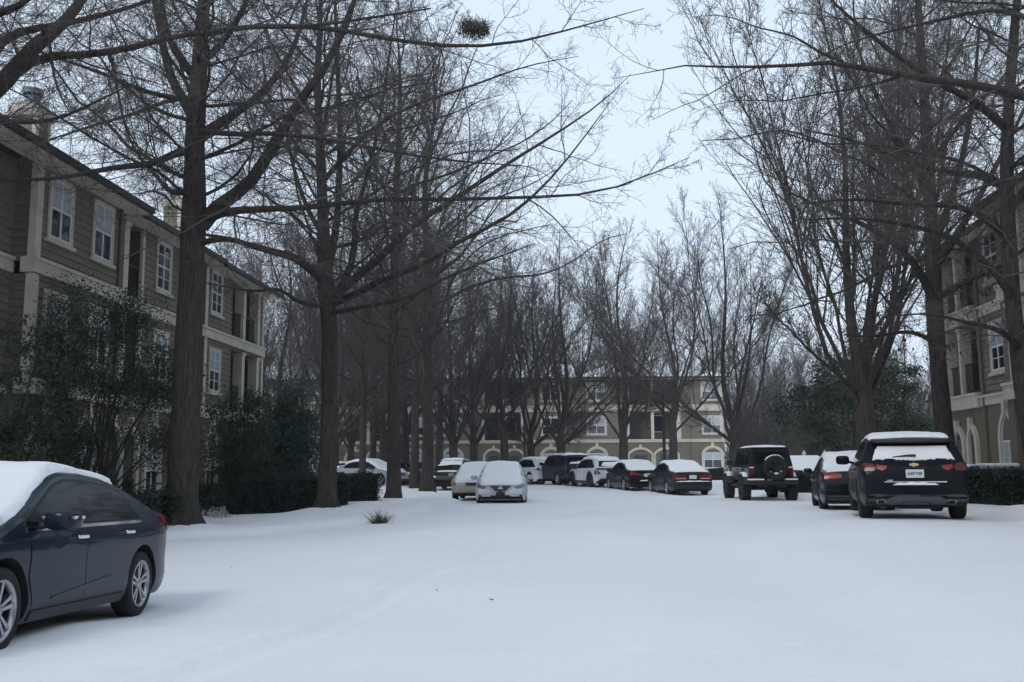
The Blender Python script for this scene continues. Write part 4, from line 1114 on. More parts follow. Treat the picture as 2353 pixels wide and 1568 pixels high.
def tuft(name, label, cat, px, py, D, n, h, r, m, rng, group=None):
    p = at(px, py, D); p.z = g1(p.x, p.y)
    t = thing(name, label, cat, p, 0, group)
    b = rng.normal(0, r * .35, (n, 3)); b[:, 2] = -.03
    d = unit(np.stack([rng.normal(0, .6, n), rng.normal(0, .6, n), np.ones(n)], 1))
    L = h * rng.uniform(.5, 1.15, n)
    P, R = march(rng, b, d, L, np.full(n, .006 + h * .002), np.full(n, .0015), 5, .12, -.12)
    v, q = tubes(P, R, 3); link('blades', np_mesh('blades', v, q, m), t)
tuft('grass_tuft', 'green grass tuft poking out of the snow bank right of the forked tree', 'grass tuft', 872, 1190, 25.0, 190, .42, .30, GRASS, R_(71))
tuft('grass_tuft', 'thin pale grass sprigs in the snow at the near corner of the left hedge', 'grass tuft', 508, 1182, 26.5, 40, .25, .5, GRASS, R_(72))
tuft('grass_tuft', 'few stray grass blades sticking out of the snow left of the glossy black sedan', 'grass tuft', 1925, 1150, 30.0, 40, .28, .4, GRASS, R_(70))
GS = 'tawny grass clumps under the left building'
for k, (px, D, h) in enumerate([(482, 33.5, .95), (500, 33.0, .9), (520, 33.6, .95), (538, 34, .85)]):
    tuft('ornamental_grass', 'tawny clump of dry ornamental grass between the thickest trunk and the left hedge', 'ornamental grass', px, 1140, D, 420, h, .75, STRAW, R_(73 + k), GS)
GHS = 'dark shrubs at the foot of the left building'
for k, (px, D, h) in enumerate([(340, 21.5, .95), (460, 29.0, .9), (275, 20.8, .9)]):
    evergreen('evergreen_shrub', ['low dark shrub between the dark blue sedan and the thickest trunk', 'low dark shrub just right of the thickest trunk', 'low dark shrub above the rear window of the dark blue sedan'][k], px, 1120, D,
              [(0, 0, h * .5, .75, .6, h * .5)], 3500, .07, HEDGE, R_(80 + k), 'shrub', 40, .15, 6, .02, .1, GHS)
# ------------------------------------------------------------------ fallen leaves and twigs on the snow
def litter():
    rng = R_(91)
    for i, (px, py, lab) in enumerate([(531, 1306, 'small dark dead leaf on the snow right of the dark blue sedan'), (1124, 1384, 'tiny dark dead leaf lying in the middle of the snowy road'), (1003, 1360, 'tiny dead leaf lying at the far end of the wheel track')]):
        p = ground_at(px, py, 10)
        t = thing('dead_leaf' if i != 3 else 'fallen_twig', lab, 'leaf' if i != 3 else 'twig', (p.x, p.y, g1(p.x, p.y)))
        if i == 3:
            P, R = march(rng, np.array([[-.18, 0, .01]]), np.array([[1, .2, .05]]), np.array([.22]), np.array([.003]), np.array([.002]), 7, .2, -.02)
            v, q = tubes(P, R, 4); link('stick', np_mesh('stick', v, q, BARKF), t)
        else:
            v, q = leaf_quads(rng, np.array([[0, 0, .015], [.01, .01, .02]]), .028, False, .004); link('blade', np_mesh('blade', v, q, LEAFD), t)
litter()

# ------------------------------------------------------------------ lamp posts
def lamp_post(label, px, py, D, h, side, hl=None):
    p = at(px, py, D); p.z = g1(p.x, p.y)
    t = thing('lamp_post', label, 'lamp post', p, 0, 'black lamp posts along the road')
    m = MB(); m.smooth = True
    m.lathe([(.17, -.1), (.17, .35), (.12, .5), (.085, .6), (.075, h - 1.2), (.055, h), (.0, h + .12)], 14)
    m.build('post', BLACKM, t)
    m = MB()
    s = side
    m.tube([(0, 0, h - .5), (s * .15, 0, h - .2), (s * .38, 0, h - .1), (s * .6, 0, h - .2), (s * .65, 0, h - .36)], .02, 8)
    m.tube([(0, 0, h - .8), (s * .2, 0, h - .62), (s * .38, 0, h - .12)], .014, 6)
    m.build('arm', BLACKM, t)
    m = MB(); m.smooth = True
    m.lathe([(.03, -.34), (.05, -.38), (.08, -.46), (.10, -.60), (.15, -.72), (.20, -.80), (.205, -.82), (.17, -.80), (.06, -.66)], 20, 'z', (s * .65, 0, h))
    sh = m.build('lamp_shade', BLACKM, t)
    m = MB(); m.smooth = True; m.lathe([(0, -.78), (.07, -.76), (.08, -.70), (.03, -.64), (0, -.64)], 14, 'z', (s * .65, 0, h)); m.build('bulb', LENS, sh)
lamp_post('black lamp post with a hanging bell shade, among the far trees right of centre', 1528, 1092, 45.0, 4.75, -1)
lamp_post('black lamp post with a bell shade on its left, behind the silver sedan roof', 1206, 1095, 60, 5.6, -1)
lamp_post('thin black lamp post against the far building, just right of the stout brown trunk', 1007, 1095, 56, 5.0, -1)

# ------------------------------------------------------------------ snowy low roof with its white fence behind the right hedge
def pavilion():
    a = at(1826, 1088, 41); b = at(1930, 1088, 41); z = g1(a.x, a.y)
    t = thing('garden_shed', 'low shed with a snow covered sloping roof behind the hedge right of the black off-roader', 'shed', ((a.x + b.x) / 2, a.y, z))
    w_ = (b.x - a.x) / 2; zt = at(1860, 1052, 42.8).z - z; ze = at(1860, 1086, 41).z - z
    m = MB(); m.box(-w_ + .3, w_ - .3, .3, 3.2, -.1, ze); m.build('wall', STUCCO, t)
    m = MB()
    m.add([(-w_, 0, ze), (w_, 0, ze), (w_, 3.6, ze), (-w_, 3.6, ze), (-w_ + .35, 1.8, zt), (w_ - .35, 1.8, zt)], [(0, 1, 5, 4), (1, 2, 5), (2, 3, 4, 5), (3, 0, 4), (3, 2, 1, 0)])
    m.build('roof', SHINGLE, t)
    m = MB(); e = .1
    m.add([(-w_ - .03, -.03, ze + .01), (w_ + .03, -.03, ze + .01), (w_ + .03, 3.63, ze + .01), (-w_ - .03, 3.63, ze + .01), (-w_, 0, ze + e), (w_, 0, ze + e), (w_, 3.6, ze + e), (-w_, 3.6, ze + e), (-w_ + .35, 1.8, zt + e), (w_ - .35, 1.8, zt + e)],
          [(4, 5, 9, 8), (5, 6, 9), (6, 7, 8, 9), (7, 4, 8), (0, 1, 5, 4), (1, 2, 6, 5), (2, 3, 7, 6), (3, 0, 4, 7)])
    m.build('roof_snow', SNOW, t)
    f = thing('fence', 'white fence with pointed posts showing over the snowy shed roof', 'fence', ((a.x + b.x) / 2, a.y + 5, z))
    hz = at(1850, 1042, 46).z - z
    for k in range(5):
        x = -2.0 + k * 1.0
        m = MB(); m.box(x - .06, x + .06, -.06, .06, -.1, hz - .05); m.lathe([(.10, hz - .05), (.10, hz), (.0, hz + .16)], 4, 'z', (x, 0, 0)); m.build('post', WINDOW, f)
    m = MB(); m.box(-2, 2, -.03, .03, .1, .2); m.box(-2, 2, -.03, .03, hz - .35, hz - .22)
    for k in range(27): m.box(-2 + k * .15, -1.92 + k * .15, -.05, -.03, .05, hz - .15)
    m.build('pickets', WINDOW, f)
pavilion()
build_ground()
# ------------------------------------------------------------------ cars (x forward, y left, z up, wheels on z = 0)
class Car:
    def __init__(s, name, label, loc, head, L, W, H, top, belt, wb, fo, wr, pnt, tum=.36, zb=.2, cat='car', group='parked cars under snow', tyre_w=.205, tuck=.07, endf=.17, endr=.14, wtrack=None, pitch=0):
        s.L, s.W, s.H, s.wr, s.zb, s.tum, s.pnt = L, W, H, wr, zb, tum, pnt
        s.tuck, s.endf, s.endr = tuck, endf, endr
        s.fa = L / 2 - fo; s.ra = s.fa - wb
        s.root = thing(name, label, cat, loc, head, group)
        g = np.linspace(-L / 2, L / 2, 1201)
        tz = np.interp(g, [a * L for a, b in top], [b for a, b in top])
        k = np.exp(-np.linspace(-2, 2, 41) ** 2); k /= k.sum()
        ts = np.convolve(np.pad(tz, 20, mode='edge'), k, 'valid')
        wgt = np.clip((np.minimum(g + L / 2, L / 2 - g)) / .12, 0, 1)
        s.gx, s.gt = g, ts * wgt + tz * (1 - wgt)
        s.belt0 = belt if isinstance(belt, (tuple, list)) else (belt, belt)   # rear, front
        s.tw = tyre_w
        s.body()
    def T(s, x): return np.interp(x, s.gx, s.gt)
    def belt(s, x): return np.interp(x, [-s.L / 2, s.L / 2], s.belt0)
    def plan(s, x):
        e = .75
        a = np.clip((np.asarray(x) - (s.L / 2 - e)) / e, 0, 1); b = np.clip((-np.asarray(x) - (s.L / 2 - e)) / e, 0, 1)
        return s.W / 2 * (1 - s.endf * a ** 2.4 - s.endr * b ** 2.6)
    def wid(s, x, z):
        zb = s.zb; bl = s.belt(x); P = s.plan(x)
        q = np.clip((z - zb) / (bl - zb), 0, 1)
        f = 1 - s.tuck * np.clip(1 - q / .28, 0, 1) ** 2 - .05 * np.clip((q - .6) / .4, 0, 1) ** 2
        # a soft shoulder crease
        f = f + .008 * np.exp(-((q - .82) / .05) ** 2) - .010 * np.exp(-((q - .45) / .16) ** 2)
        up = np.clip(z - bl, 0, None)
        return P * f - s.tum * up - .10 * up ** 2
    def drop(s, x): return np.where(s.T(x) > s.belt(x) + .1, .085, .07)
    def body(s):
        L = s.L; h = L / 2
        xs = np.unique(np.concatenate([np.linspace(-h, -h + .25, 11), np.linspace(-h + .25, h - .25, 66), np.linspace(h - .25, h, 11)]))
        rings = []
        nz, nt_ = 15, 9
        for x in xs:
            T = float(s.T(x)); d = float(s.drop(x)); e = min(h - x, x + h)
            zb = s.zb + .16 * max(0, 1 - e / .35) ** 1.5
            ze = max(T - d, zb + .1)
            zz = zb + (ze - zb) * np.linspace(0, 1, nz)
            yy = np.maximum(s.wid(np.full(nz, x), zz), .2)
            half = [(0, zb), (yy[0] * .55, zb), (yy[0] * .94, zb)] + list(zip(yy, zz + 0))
            for i in range(1, nt_ + 1):
                q = i / nt_; y = yy[-1] * math.cos(q * PI / 2); half.append((y, ze + (T - ze) * (1 - (y / yy[-1]) ** 3.0) ** (1 / 3.0) if i < nt_ else T))
            rings.append([(x, y, z) for y, z in half] + [(x, -y, z) for y, z in half[-2:0:-1]])
        n = len(rings[0]); V = np.array(rings).reshape(-1, 3)
        F_ = [(i * n + k, i * n + (k + 1) % n, (i + 1) * n + (k + 1) % n, (i + 1) * n + k) for i in range(len(rings) - 1) for k in range(n)]
        c0 = len(V); V = np.vstack([V, [[-h - .012, 0, (s.T(-h) + s.zb) / 2 + .05], [h + .012, 0, (s.T(h) + s.zb) / 2 + .05]]])
        last = (len(rings) - 1) * n
        F_ += [(k, c0, (k + 1) % n) for k in range(n)] + [(last + (k + 1) % n, c0 + 1, last + k) for k in range(n)]
        s.bvh = BVHTree.FromPolygons([Vector(v) for v in V], F_)
        me = bpy.data.meshes.new('body'); me.from_pydata(V.tolist(), [], F_)
        bm = bmesh.new(); bm.from_mesh(me); bmesh.ops.recalc_face_normals(bm, faces=bm.faces[:]); bm.to_mesh(me); bm.free()
        me.materials.append(s.pnt); me.materials.append(UNDER)
        o = bpy.data.objects.new('body', me); COL.objects.link(o)
        # wheel arches cut out of the shell
        cm = MB(); cm.cur = 0
        R = s.wr + .055
        for ax in (s.fa, s.ra):
            for sg in (1, -1):
                b0 = len(cm.v); nn = 28
                y0, y1 = sg * (s.W / 2 - .34), sg * (s.W / 2 + .2)
                for y in (y0, y1):
                    for k in range(nn):
                        a = 2 * PI * k / nn; cm.v.append((ax + R * math.cos(a), y, s.wr + .01 + R * math.sin(a)))
                fs = [tuple(b0 + k for k in range(nn)), tuple(b0 + nn + k for k in range(nn - 1, -1, -1))] + [(b0 + k, b0 + (k + 1) % nn, b0 + nn + (k + 1) % nn, b0 + nn + k) for k in range(nn)]
                for f in fs: cm.f.append(f); cm.m.append(0); cm.sm.append(False)
        cut = cm.build('cutter', UNDER)
        md = o.modifiers.new('b', 'BOOLEAN'); md.operation = 'DIFFERENCE'; md.object = cut; md.solver = 'EXACT'
        dg = bpy.context.evaluated_depsgraph_get()
        m2 = bpy.data.meshes.new_from_object(o.evaluated_get(dg))
        o.modifiers.clear(); o.data = m2; m2.name = 'body'
        while len(m2.materials) < 2: m2.materials.append(UNDER)
        m2.materials[0] = s.pnt; m2.materials[1] = UNDER
        cme = cut.data; bpy.data.objects.remove(cut); bpy.data.meshes.remove(cme)
        bm = bmesh.new(); bm.from_mesh(m2)
        for f in bm.faces:
            c = f.calc_center_median()
            inside = any(math.hypot(c.x - ax, c.z - s.wr - .01) < R - .004 or (math.hypot(c.x - ax, c.z - s.wr - .01) < R + .012 and abs(f.normal.y) < .3 and f.normal.dot(Vector((c.x - ax, 0, c.z - s.wr - .01))) < 0) for ax in (s.fa, s.ra)) and abs(c.y) < s.W / 2 - .0
            f.material_index = 1 if (inside or (f.normal.z < -.6 and c.z < s.zb + .2)) else 0
            f.smooth = True
        for e in bm.edges:
            if len(e.link_faces) == 2 and e.calc_face_angle(0) > .62: e.smooth = False
        bm.to_mesh(m2); bm.free()
        o.parent = s.root; s.shell = o
    # ---- shapes laid on the shell
    def cast(s, a, b, ax):
        if ax == 'y+': o, d = Vector((a, 3, b)), Vector((0, -1, 0))
        elif ax == 'y-': o, d = Vector((a, -3, b)), Vector((0, 1, 0))
        elif ax == 'x+': o, d = Vector((6, a, b)), Vector((-1, 0, 0))
        elif ax == 'x-': o, d = Vector((-6, a, b)), Vector((1, 0, 0))
        else: o, d = Vector((a, b, 5)), Vector((0, 0, -1))
        h = s.bvh.ray_cast(o, d)
        return (h[0], -d) if h[0] is not None else (None, None)
    def panel(s, mb, poly, ax, off=.004, res=.06, depth=.014, puff=None, wob=None):
        """polygon (two coordinates across the axis) laid on the shell, raised by off and given an edge"""
        P = [Vector(p) for p in poly]
        ring = []
        for i, p in enumerate(P):
            q = P[(i + 1) % len(P)]; k = max(1, int((q - p).length / res))
            ring += [p.lerp(q, j / k) for j in range(k)]
        xs = [p.x for p in ring]; ys = [p.y for p in ring]
        pts = [p for p in ring]
        n = len(ring)
        X = np.arange(min(xs) + res / 2, max(xs), res); Y = np.arange(min(ys) + res / 2, max(ys), res)
        if len(X) * len(Y):
            gx, gy = [a.ravel() for a in np.meshgrid(X, Y)]
            rx = np.array(xs); ry = np.array(ys); r2x = np.roll(rx, -1); r2y = np.roll(ry, -1)
            ins = (((ry[None] > gy[:, None]) != (r2y[None] > gy[:, None])) & (gx[:, None] < (r2x - rx)[None] * (gy[:, None] - ry[None]) / np.where(r2y - ry == 0, 1e-9, r2y - ry)[None] + rx[None])).sum(1) % 2 == 1
            dm = np.sqrt(((gx[:, None] - rx[None]) ** 2 + (gy[:, None] - ry[None]) ** 2).min(1))
            for a, b in zip(gx[ins & (dm > res * .45)], gy[ins & (dm > res * .45)]): pts.append(Vector((a, b)))
        v2, e2, f2, ov, oe, of = geometry.delaunay_2d_cdt(pts, [(i, (i + 1) % n) for i in range(n)], [], 1, 1e-5)
        ra = np.array([(p.x, p.y) for p in ring])
        V = []; ok = []
        for p in v2:
            h, nd = s.cast(p.x, p.y, ax)
            if h is None: V.append(Vector()); ok.append(False); continue
            if puff:
                t = float(np.sqrt(((ra - (p.x, p.y)) ** 2).sum(1).min()))
                u_ = 1 - min(1, t / (puff * 1.8)); o_ = -.012 + (puff + .012) * math.sqrt(max(0, 1 - u_ * u_)) if t > 1e-4 else -.012
                if wob: o_ *= 1 + .25 * math.sin(p.x * 5 + p.y * 3 + wob) * math.sin(p.y * 4 + wob)
            else: o_ = off
            V.append(h + nd * o_); ok.append(True)
        fs = [f for f in f2 if all(ok[i] for i in f)]
        nb = len(V)
        cnt = {}
        for f in fs:
            for i in range(len(f)): cnt[(f[i], f[(i + 1) % len(f)])] = 1
        bd = [(a, b) for (a, b) in cnt if (b, a) not in cnt]
        if not puff:
            mp = {}
            nd = {'y+': Vector((0, 1, 0)), 'y-': Vector((0, -1, 0)), 'x+': Vector((1, 0, 0)), 'x-': Vector((-1, 0, 0))}.get(ax, Vector((0, 0, 1)))
            for a, b in bd:
                for i in (a, b):
                    if i not in mp: mp[i] = len(V); V.append(V[i] - nd * (off + depth))
            fs += [(b, a, mp[a], mp[b]) for a, b in bd]
        sm = mb.smooth; mb.smooth = bool(puff) or True
        mb.add(V, fs); mb.smooth = sm
    def part(s, name, mt, panels, parent=None, **kw):
        for poly, ax in panels:
            m = MB(); s.panel(m, poly, ax, **kw); o = s.fin(m, name, mt, parent)
        return o
    def fin(s, m, name, mt, parent=None, smooth_angle=.7):
        o = m.build(name, mt, parent or s.root)
        bm = bmesh.new(); bm.from_mesh(o.data)
        for e in bm.edges:
            if len(e.link_faces) == 2 and e.calc_face_angle(0) > smooth_angle: e.smooth = False
        bm.to_mesh(o.data); bm.free()
        return o
    def sides(s, poly): return [(poly, 'y+'), (poly, 'y-')]
    # ---- windows
    def dlo(s, xr, xf, pillars, gap=.10, bot=.03, rear_k=1.2, pw=.075, tip=None):
        """side windows between xr and xf, split at the pillars; returns their outlines"""
        top = lambda x: float(min(s.T(x) - gap, s.belt(x) + bot + max(0, (x - xr)) * rear_k + .03))
        low = lambda x: float(s.belt(x) + bot)
        xs = np.linspace(xr, xf, 80)
        good = [x for x in xs if top(x) > low(x) + .025]
        a, b = good[0], good[-1]
        cuts = [a] + [c for c in pillars if a < c < b] + [b]
        out = []
        for i in range(len(cuts) - 1):
            c0 = cuts[i] + (pw / 2 if i else 0); c1 = cuts[i + 1] - (pw / 2 if i < len(cuts) - 2 else 0)
            q = np.linspace(c0, c1, 14)
            out.append([(x, low(x)) for x in (c0, c1)] + [(x, top(x)) for x in q[::-1]])
        full = [(a - .02, low(a) - .02), (b + .03, low(b) - .02)] + [(x, top(x) + .022) for x in np.linspace(b + .02, a - .02, 30)]
        return out, full
    def windows(s, xr, xf, pillars, chrome=None, trim=None, **kw):
        wins, full = s.dlo(xr, xf, pillars, **kw)
        s.part('window_trim', trim or TRIMB, s.sides(full), off=.003)
        for w_ in wins:
            for ax in ('y+', 'y-'): s.part('side_window', CGLASS, [(w_, ax)], off=.007)
        if chrome:
            a = min(p[0] for p in full); b = max(p[0] for p in full)
            q = np.linspace(a, b, 30)
            lo = [(x, s.belt(x) + kw.get('bot', .03) - .045) for x in q]; hi = [(x, s.belt(x) + kw.get('bot', .03) - .018) for x in q[::-1]]
            s.part('belt_moulding', CHROME, s.sides(lo + hi), off=.012)
        return wins
    def topw(s, x): return float(s.wid(x, s.T(x) - s.drop(x)))
    def zpoly(s, xa, xb, fr, n=14, wob=0, fa=None):
        """outline across the top from xa to xb, a fraction fr of its width"""
        xs = np.linspace(xa, xb, n); r = random.Random(int(xa * 1000) + 5)
        j = lambda: r.uniform(-wob, wob)
        f = lambda x: fr if fa is None else fr + (fa - fr) * (x - xa) / (xb - xa)
        return [(x + (j() if i in (0, n - 1) else 0), s.topw(x) * f(x) + j()) for i, x in enumerate(xs)] + [(xb + j(), k * s.topw(xb) * f(xb)) for k in (.5, 0, -.5)] + [(x + (j() if i in (0, n - 1) else 0), -s.topw(x) * f(x) + j()) for i, x in reversed(list(enumerate(xs)))] + [(xa + j(), k * s.topw(xa) * f(xa)) for k in (-.5, 0, .5)]
    def glass_top(s, name, xa, xb, fr=.9): return s.part(name, CGLASS, [(s.zpoly(xa, xb, fr), 'z')], off=.006, depth=.02)
    def snow(s, name, xa, xb, fr=.97, t=.06, wob=.02, fa=None, res=.055):
        m = MB(); s.panel(m, s.zpoly(xa, xb, fr, 16, wob, fa), 'z', res=res, puff=t, wob=xa)
        return s.fin(m, name, SNOW, None, 3)
    def doors(s, cuts, handles=True, hm=None, zlow=.13):
        """door skins between the cuts, each with a handle"""
        hm = hm or s.pnt
        for i in range(len(cuts) - 1):
            a, b = cuts[i] + .006, cuts[i + 1] - .006
            for ax in ('y+', 'y-'):
                R = s.wr + .10; pts = []
                z0 = s.zb + zlow
                def clear(x, z):
                    for c in (s.ra, s.fa):
                        if abs(x - c) < R and z < s.wr + math.sqrt(max(0, R * R - (x - c) ** 2)): return s.wr + math.sqrt(R * R - (x - c) ** 2)
                    return z
                q = np.linspace(a, b, 14)
                low = [(x, clear(x, z0)) for x in q]; up = [(x, s.belt(x) - .03) for x in q[::-1]]
                d = s.part('door', s.pnt, [(low + up, ax)], off=.006, depth=.012)
                if handles:
                    m = MB(); xh = a + .16; zh = s.belt(xh) - .125
                    h, nd = s.cast(xh, zh, ax); sg = 1 if ax == 'y+' else -1
                    if h is None: continue
                    m.bbox(xh - .10, xh + .10, min(h.y + sg * .03, h.y + sg * .055), max(h.y + sg * .03, h.y + sg * .055), zh - .014, zh + .018, .008)
                    for dx in (-.08, .08): m.box(xh + dx - .015, xh + dx + .015, min(h.y, h.y + sg * .04), max(h.y, h.y + sg * .04), zh - .01, zh + .01)
                    m.build('handle', hm, d)
    def mirrors(s, x, z, mt=None, strip=None, size=(.11, .20, .15)):
        for sg in (1, -1):
            y = float(s.wid(x, s.belt(x)))
            m = MB(); m.smooth = True
            bm = bmesh.new(); bmesh.ops.create_uvsphere(bm, u_segments=16, v_segments=10, radius=1)
            for v in bm.verts:
                c = v.co; c = Vector([math.copysign(abs(q) ** .6, q) for q in c])
                v.co = Vector((x + c.x * size[0] * (.9 if c.x < 0 else 1.1), sg * (y + .05 + size[1] * .55 + c.y * size[1] * .55), z + c.z * size[2] * .5))
            bm.verts.index_update(); m.add([v.co[:] for v in bm.verts], [[v.index for v in f.verts] for f in bm.faces]); bm.free()
            m.smooth = False
            m.tube([(x + .05, sg * (y - .06), z - .07), (x + .02, sg * (y + .10), z - .03)], .03, 6)
            if strip:
                m.cur = 1; yy = sg * (y + .05); y2 = sg * (y + .05 + size[1] * 1.08)
                m.box(x - .09, x + .112, min(yy, y2), max(yy, y2), z + .005, z + .03)
            m.build('mirror', [mt or s.pnt, strip or TRIMB], s.root)
    def wheels(s, spokes=5, rim=None, rr=.69, double=True, dish=.03, steel=False):
        rim = rim or RIM; proto = None
        for ax in (s.fa, s.ra):
            for sg in (1, -1):
                yc = sg * (s.W / 2 - .012 - s.tw / 2)
                e = child_empty('wheel', s.root, (ax, yc, s.wr), (0, 0, 0 if sg > 0 else PI))
                if proto is None:
                    R, w_ = s.wr, s.tw / 2; r = R * rr
                    m = MB(); m.smooth = True
                    m.lathe([(r - .01, -w_ * .8), (r + .01, -w_), (R - .035, -w_), (R - .008, -w_ * .82), (R, -w_ * .5), (R, w_ * .5), (R - .008, w_ * .82), (R - .035, w_ * .99), (r + .012, w_), (r - .012, w_ * .86), (r - .03, w_ * .5), (r - .03, -w_ * .5)], 40, 'y')
                    ty = m.build('tyre', TYRE, e); 
                    m = MB(); m.smooth = True
                    m.lathe([(r - .012, w_ * .9), (r, w_ * .97), (r - .02, w_ * .97), (r - .028, w_ * .55), (r - .03, -w_ * .6)], 40, 'y')
                    m.smooth = False
                    m.cur = 1; m.lathe([(0, -w_ * .1), (r - .03, -w_ * .1)], 30, 'y'); m.lathe([(.0, w_ * .1), (r * .62, w_ * .1), (r * .62, -.05)], 24, 'y')
                    m.cur = 0
                    yf = w_ * .8
                    if steel:
                        m.smooth = True; m.lathe([(r - .02, yf * .7), (r * .8, yf), (r * .55, yf * .75), (r * .3, yf), (0, yf * 1.05)], 30, 'y')
                    else:
                        for k in range(spokes):
                            for dd in ((-1, 1) if double else (0,)):
                                a = 2 * PI * k / spokes + .3; wd = .19 if double else .30
                                def pt(rad, da, y): return (rad * math.cos(a + da), y, rad * math.sin(a + da))
                                c = dd * wd * .95
                                w1, w2 = (.10, .075) if double else (.26, .17)
                                m.hexa([pt(r * .16, dd * .28 - .30, yf - .05), pt(r * .98, c - w2, yf - .06), pt(r * .98, c + w2, yf - .06), pt(r * .16, dd * .28 + .30, yf - .05),
                                        pt(r * .16, dd * .28 - .30, yf - dish * .2), pt(r * .98, c - w2, yf + .006), pt(r * .98, c + w2, yf + .006), pt(r * .16, dd * .28 + .30, yf - dish * .2)])
                        m.smooth = True; m.lathe([(r * .26, yf - .05), (r * .25, yf), (r * .2, yf + .008), (0, yf + .012)], 20, 'y')
                    rm = m.build('rim', [rim, TYRE], e)
                    proto = (ty, rm)
                else:
                    for q in proto:
                        c = q.copy(); c.parent = e; COL.objects.link(c)
    def arch_trim(s, mt=None, w_=.055):
        pan = []
        for ax in (s.fa, s.ra):
            R0 = s.wr + .056; R1 = R0 + w_; A = np.linspace(math.radians(-14), math.radians(194), 26)
            poly = [(ax + R1 * math.cos(a), s.wr + .01 + R1 * math.sin(a)) for a in A] + [(ax + R0 * math.cos(a), s.wr + .01 + R0 * math.sin(a)) for a in A[::-1]]
            poly = [(x, max(z, s.zb + .02)) for x, z in poly]
            pan += s.sides(poly)
        s.part('arch_trim', mt or CLAD, pan, off=.014, res=.05)
    def sill(s, mt=None, h=.14):
        a, b = s.ra + s.wr + .12, s.fa - s.wr - .12
        s.part('side_skirt', mt or TRIMB, s.sides([(a, s.zb + .01), (b, s.zb + .01), (b, s.zb + h), (a, s.zb + h)]), off=.012)
    def plate(s, end, y, z, w_=.32, h=.16, mt=None, txt=None):
        ax = 'x-' if end < 0 else 'x+'; sg = -1 if end < 0 else 1
        hts = [s.cast(y + a, z + b, ax)[0] for a in (-w_ / 2, 0, w_ / 2) for b in (-h / 2, h / 2)]
        x = min([p.x * sg for p in hts if p is not None] + [9]); xs = max([p.x * sg for p in hts if p is not None])
        X = sg * (xs + .012)
        m = MB(); m.bbox(min(X, X - sg * .03), max(X, X - sg * .03), y - w_ / 2, y + w_ / 2, z - h / 2, z + h / 2, .006)
        o = m.build('license_plate', mt or PLATE, s.root)
        if txt: s.text(o, txt, h * .46, (X + sg * .004, y, z - h * .15), end, PLATEB)
        return X
    def text(s, parent, t, size, loc, end, mt, bold=.004):
        c = bpy.data.curves.new('lettering', 'FONT'); c.body = t; c.size = size; c.align_x = 'CENTER'; c.extrude = .002; c.offset = bold * .5
        c.materials.append(mt)
        o = bpy.data.objects.new('lettering', c); COL.objects.link(o); o.parent = parent; o.location = loc
        o.rotation_euler = (PI / 2, 0, -PI / 2 if end < 0 else PI / 2)
        me = bpy.data.meshes.new_from_object(o.evaluated_get(bpy.context.evaluated_depsgraph_get()))
        q = link('lettering', me, parent, loc); q.rotation_euler = o.rotation_euler
        bpy.data.objects.remove(o); bpy.data.curves.remove(c)
        return q
    def rearbox(s, name, mt, y0, y1, z0, z1, end=-1, out=.012, parent=None, b=.006):
        """small solid piece sitting on the end face"""
        ax = 'x-' if end < 0 else 'x+'
        h, nd = s.cast((y0 + y1) / 2, (z0 + z1) / 2, ax); sg = -1 if end < 0 else 1
        X = h.x + sg * out; m = MB(); m.bbox(min(X, h.x - sg * .04), max(X, h.x - sg * .04), y0, y1, z0, z1, b)
        return m.build(name, mt, parent or s.root)
    def ledge_snow(s, y0, y1, z, end=-1, d=.07, h=.05):
        ax = 'x-' if end < 0 else 'x+'; sg = -1 if end < 0 else 1
        m = MB(); m.smooth = True; n = 15
        prof = []
        for i in range(n):
            y = y0 + (y1 - y0) * i / (n - 1); hp, _ = s.cast(y, z, ax); x = hp.x if hp is not None else sg * s.L / 2
            e = math.sin(PI * i / (n - 1)) ** .4 + .02; hh = h * e * (1 + .2 * math.sin(i * 1.7)); dd = d * (.4 + .6 * e)
            prof.append([(x - sg * .03, y, z), (x + sg * dd, y, z), (x + sg * dd * .95, y, z + hh * .6), (x + sg * dd * .5, y, z + hh), (x - sg * .03, y, z + hh * 1.1)])
        vs = [p for r in prof for p in r]; fs = [(i * 5 + k, i * 5 + (k + 1) % 5, (i + 1) * 5 + (k + 1) % 5, (i + 1) * 5 + k) for i in range(n - 1) for k in range(5)]
        fs += [(0, 1, 2, 3, 4), tuple((n - 1) * 5 + k for k in (4, 3, 2, 1, 0))]
        m.add(vs, fs); m.build('snow_ledge', SNOW, s.root)

mir = lambda p: [(-a, b) for a, b in p][::-1]
SED = [(-.5, .62), (-.492, .86), (-.478, 1.0), (-.44, 1.03), (-.365, 1.06), (-.345, 1.08), (-.20, 1.34), (-.13, 1.41), (-.04, 1.435), (.06, 1.415), (.115, 1.36), (.275, .985), (.31, .94), (.40, .86), (.455, .77), (.485, .66), (.5, .50)]
SUV = [(-.5, .60), (-.495, .85), (-.478, 1.06), (-.465, 1.14), (-.42, 1.42), (-.395, 1.575), (-.40, 1.60), (-.37, 1.63), (-.2, 1.685), (-.05, 1.70), (.05, 1.67), (.105, 1.60), (.255, 1.14), (.29, 1.10), (.42, 1.01), (.47, .92), (.49, .78), (.5, .60)]
def scaled(prof, k): return [(a, b * k) for a, b in prof]
def place(px, py, D, psi, dz=-.03):
    """ground position under a photo point, and the heading psi degrees clockwise from straight ahead"""
    p = at(px, py, D); p.z = g1(p.x, p.y) + dz
    return p, PI / 2 - math.radians(psi)

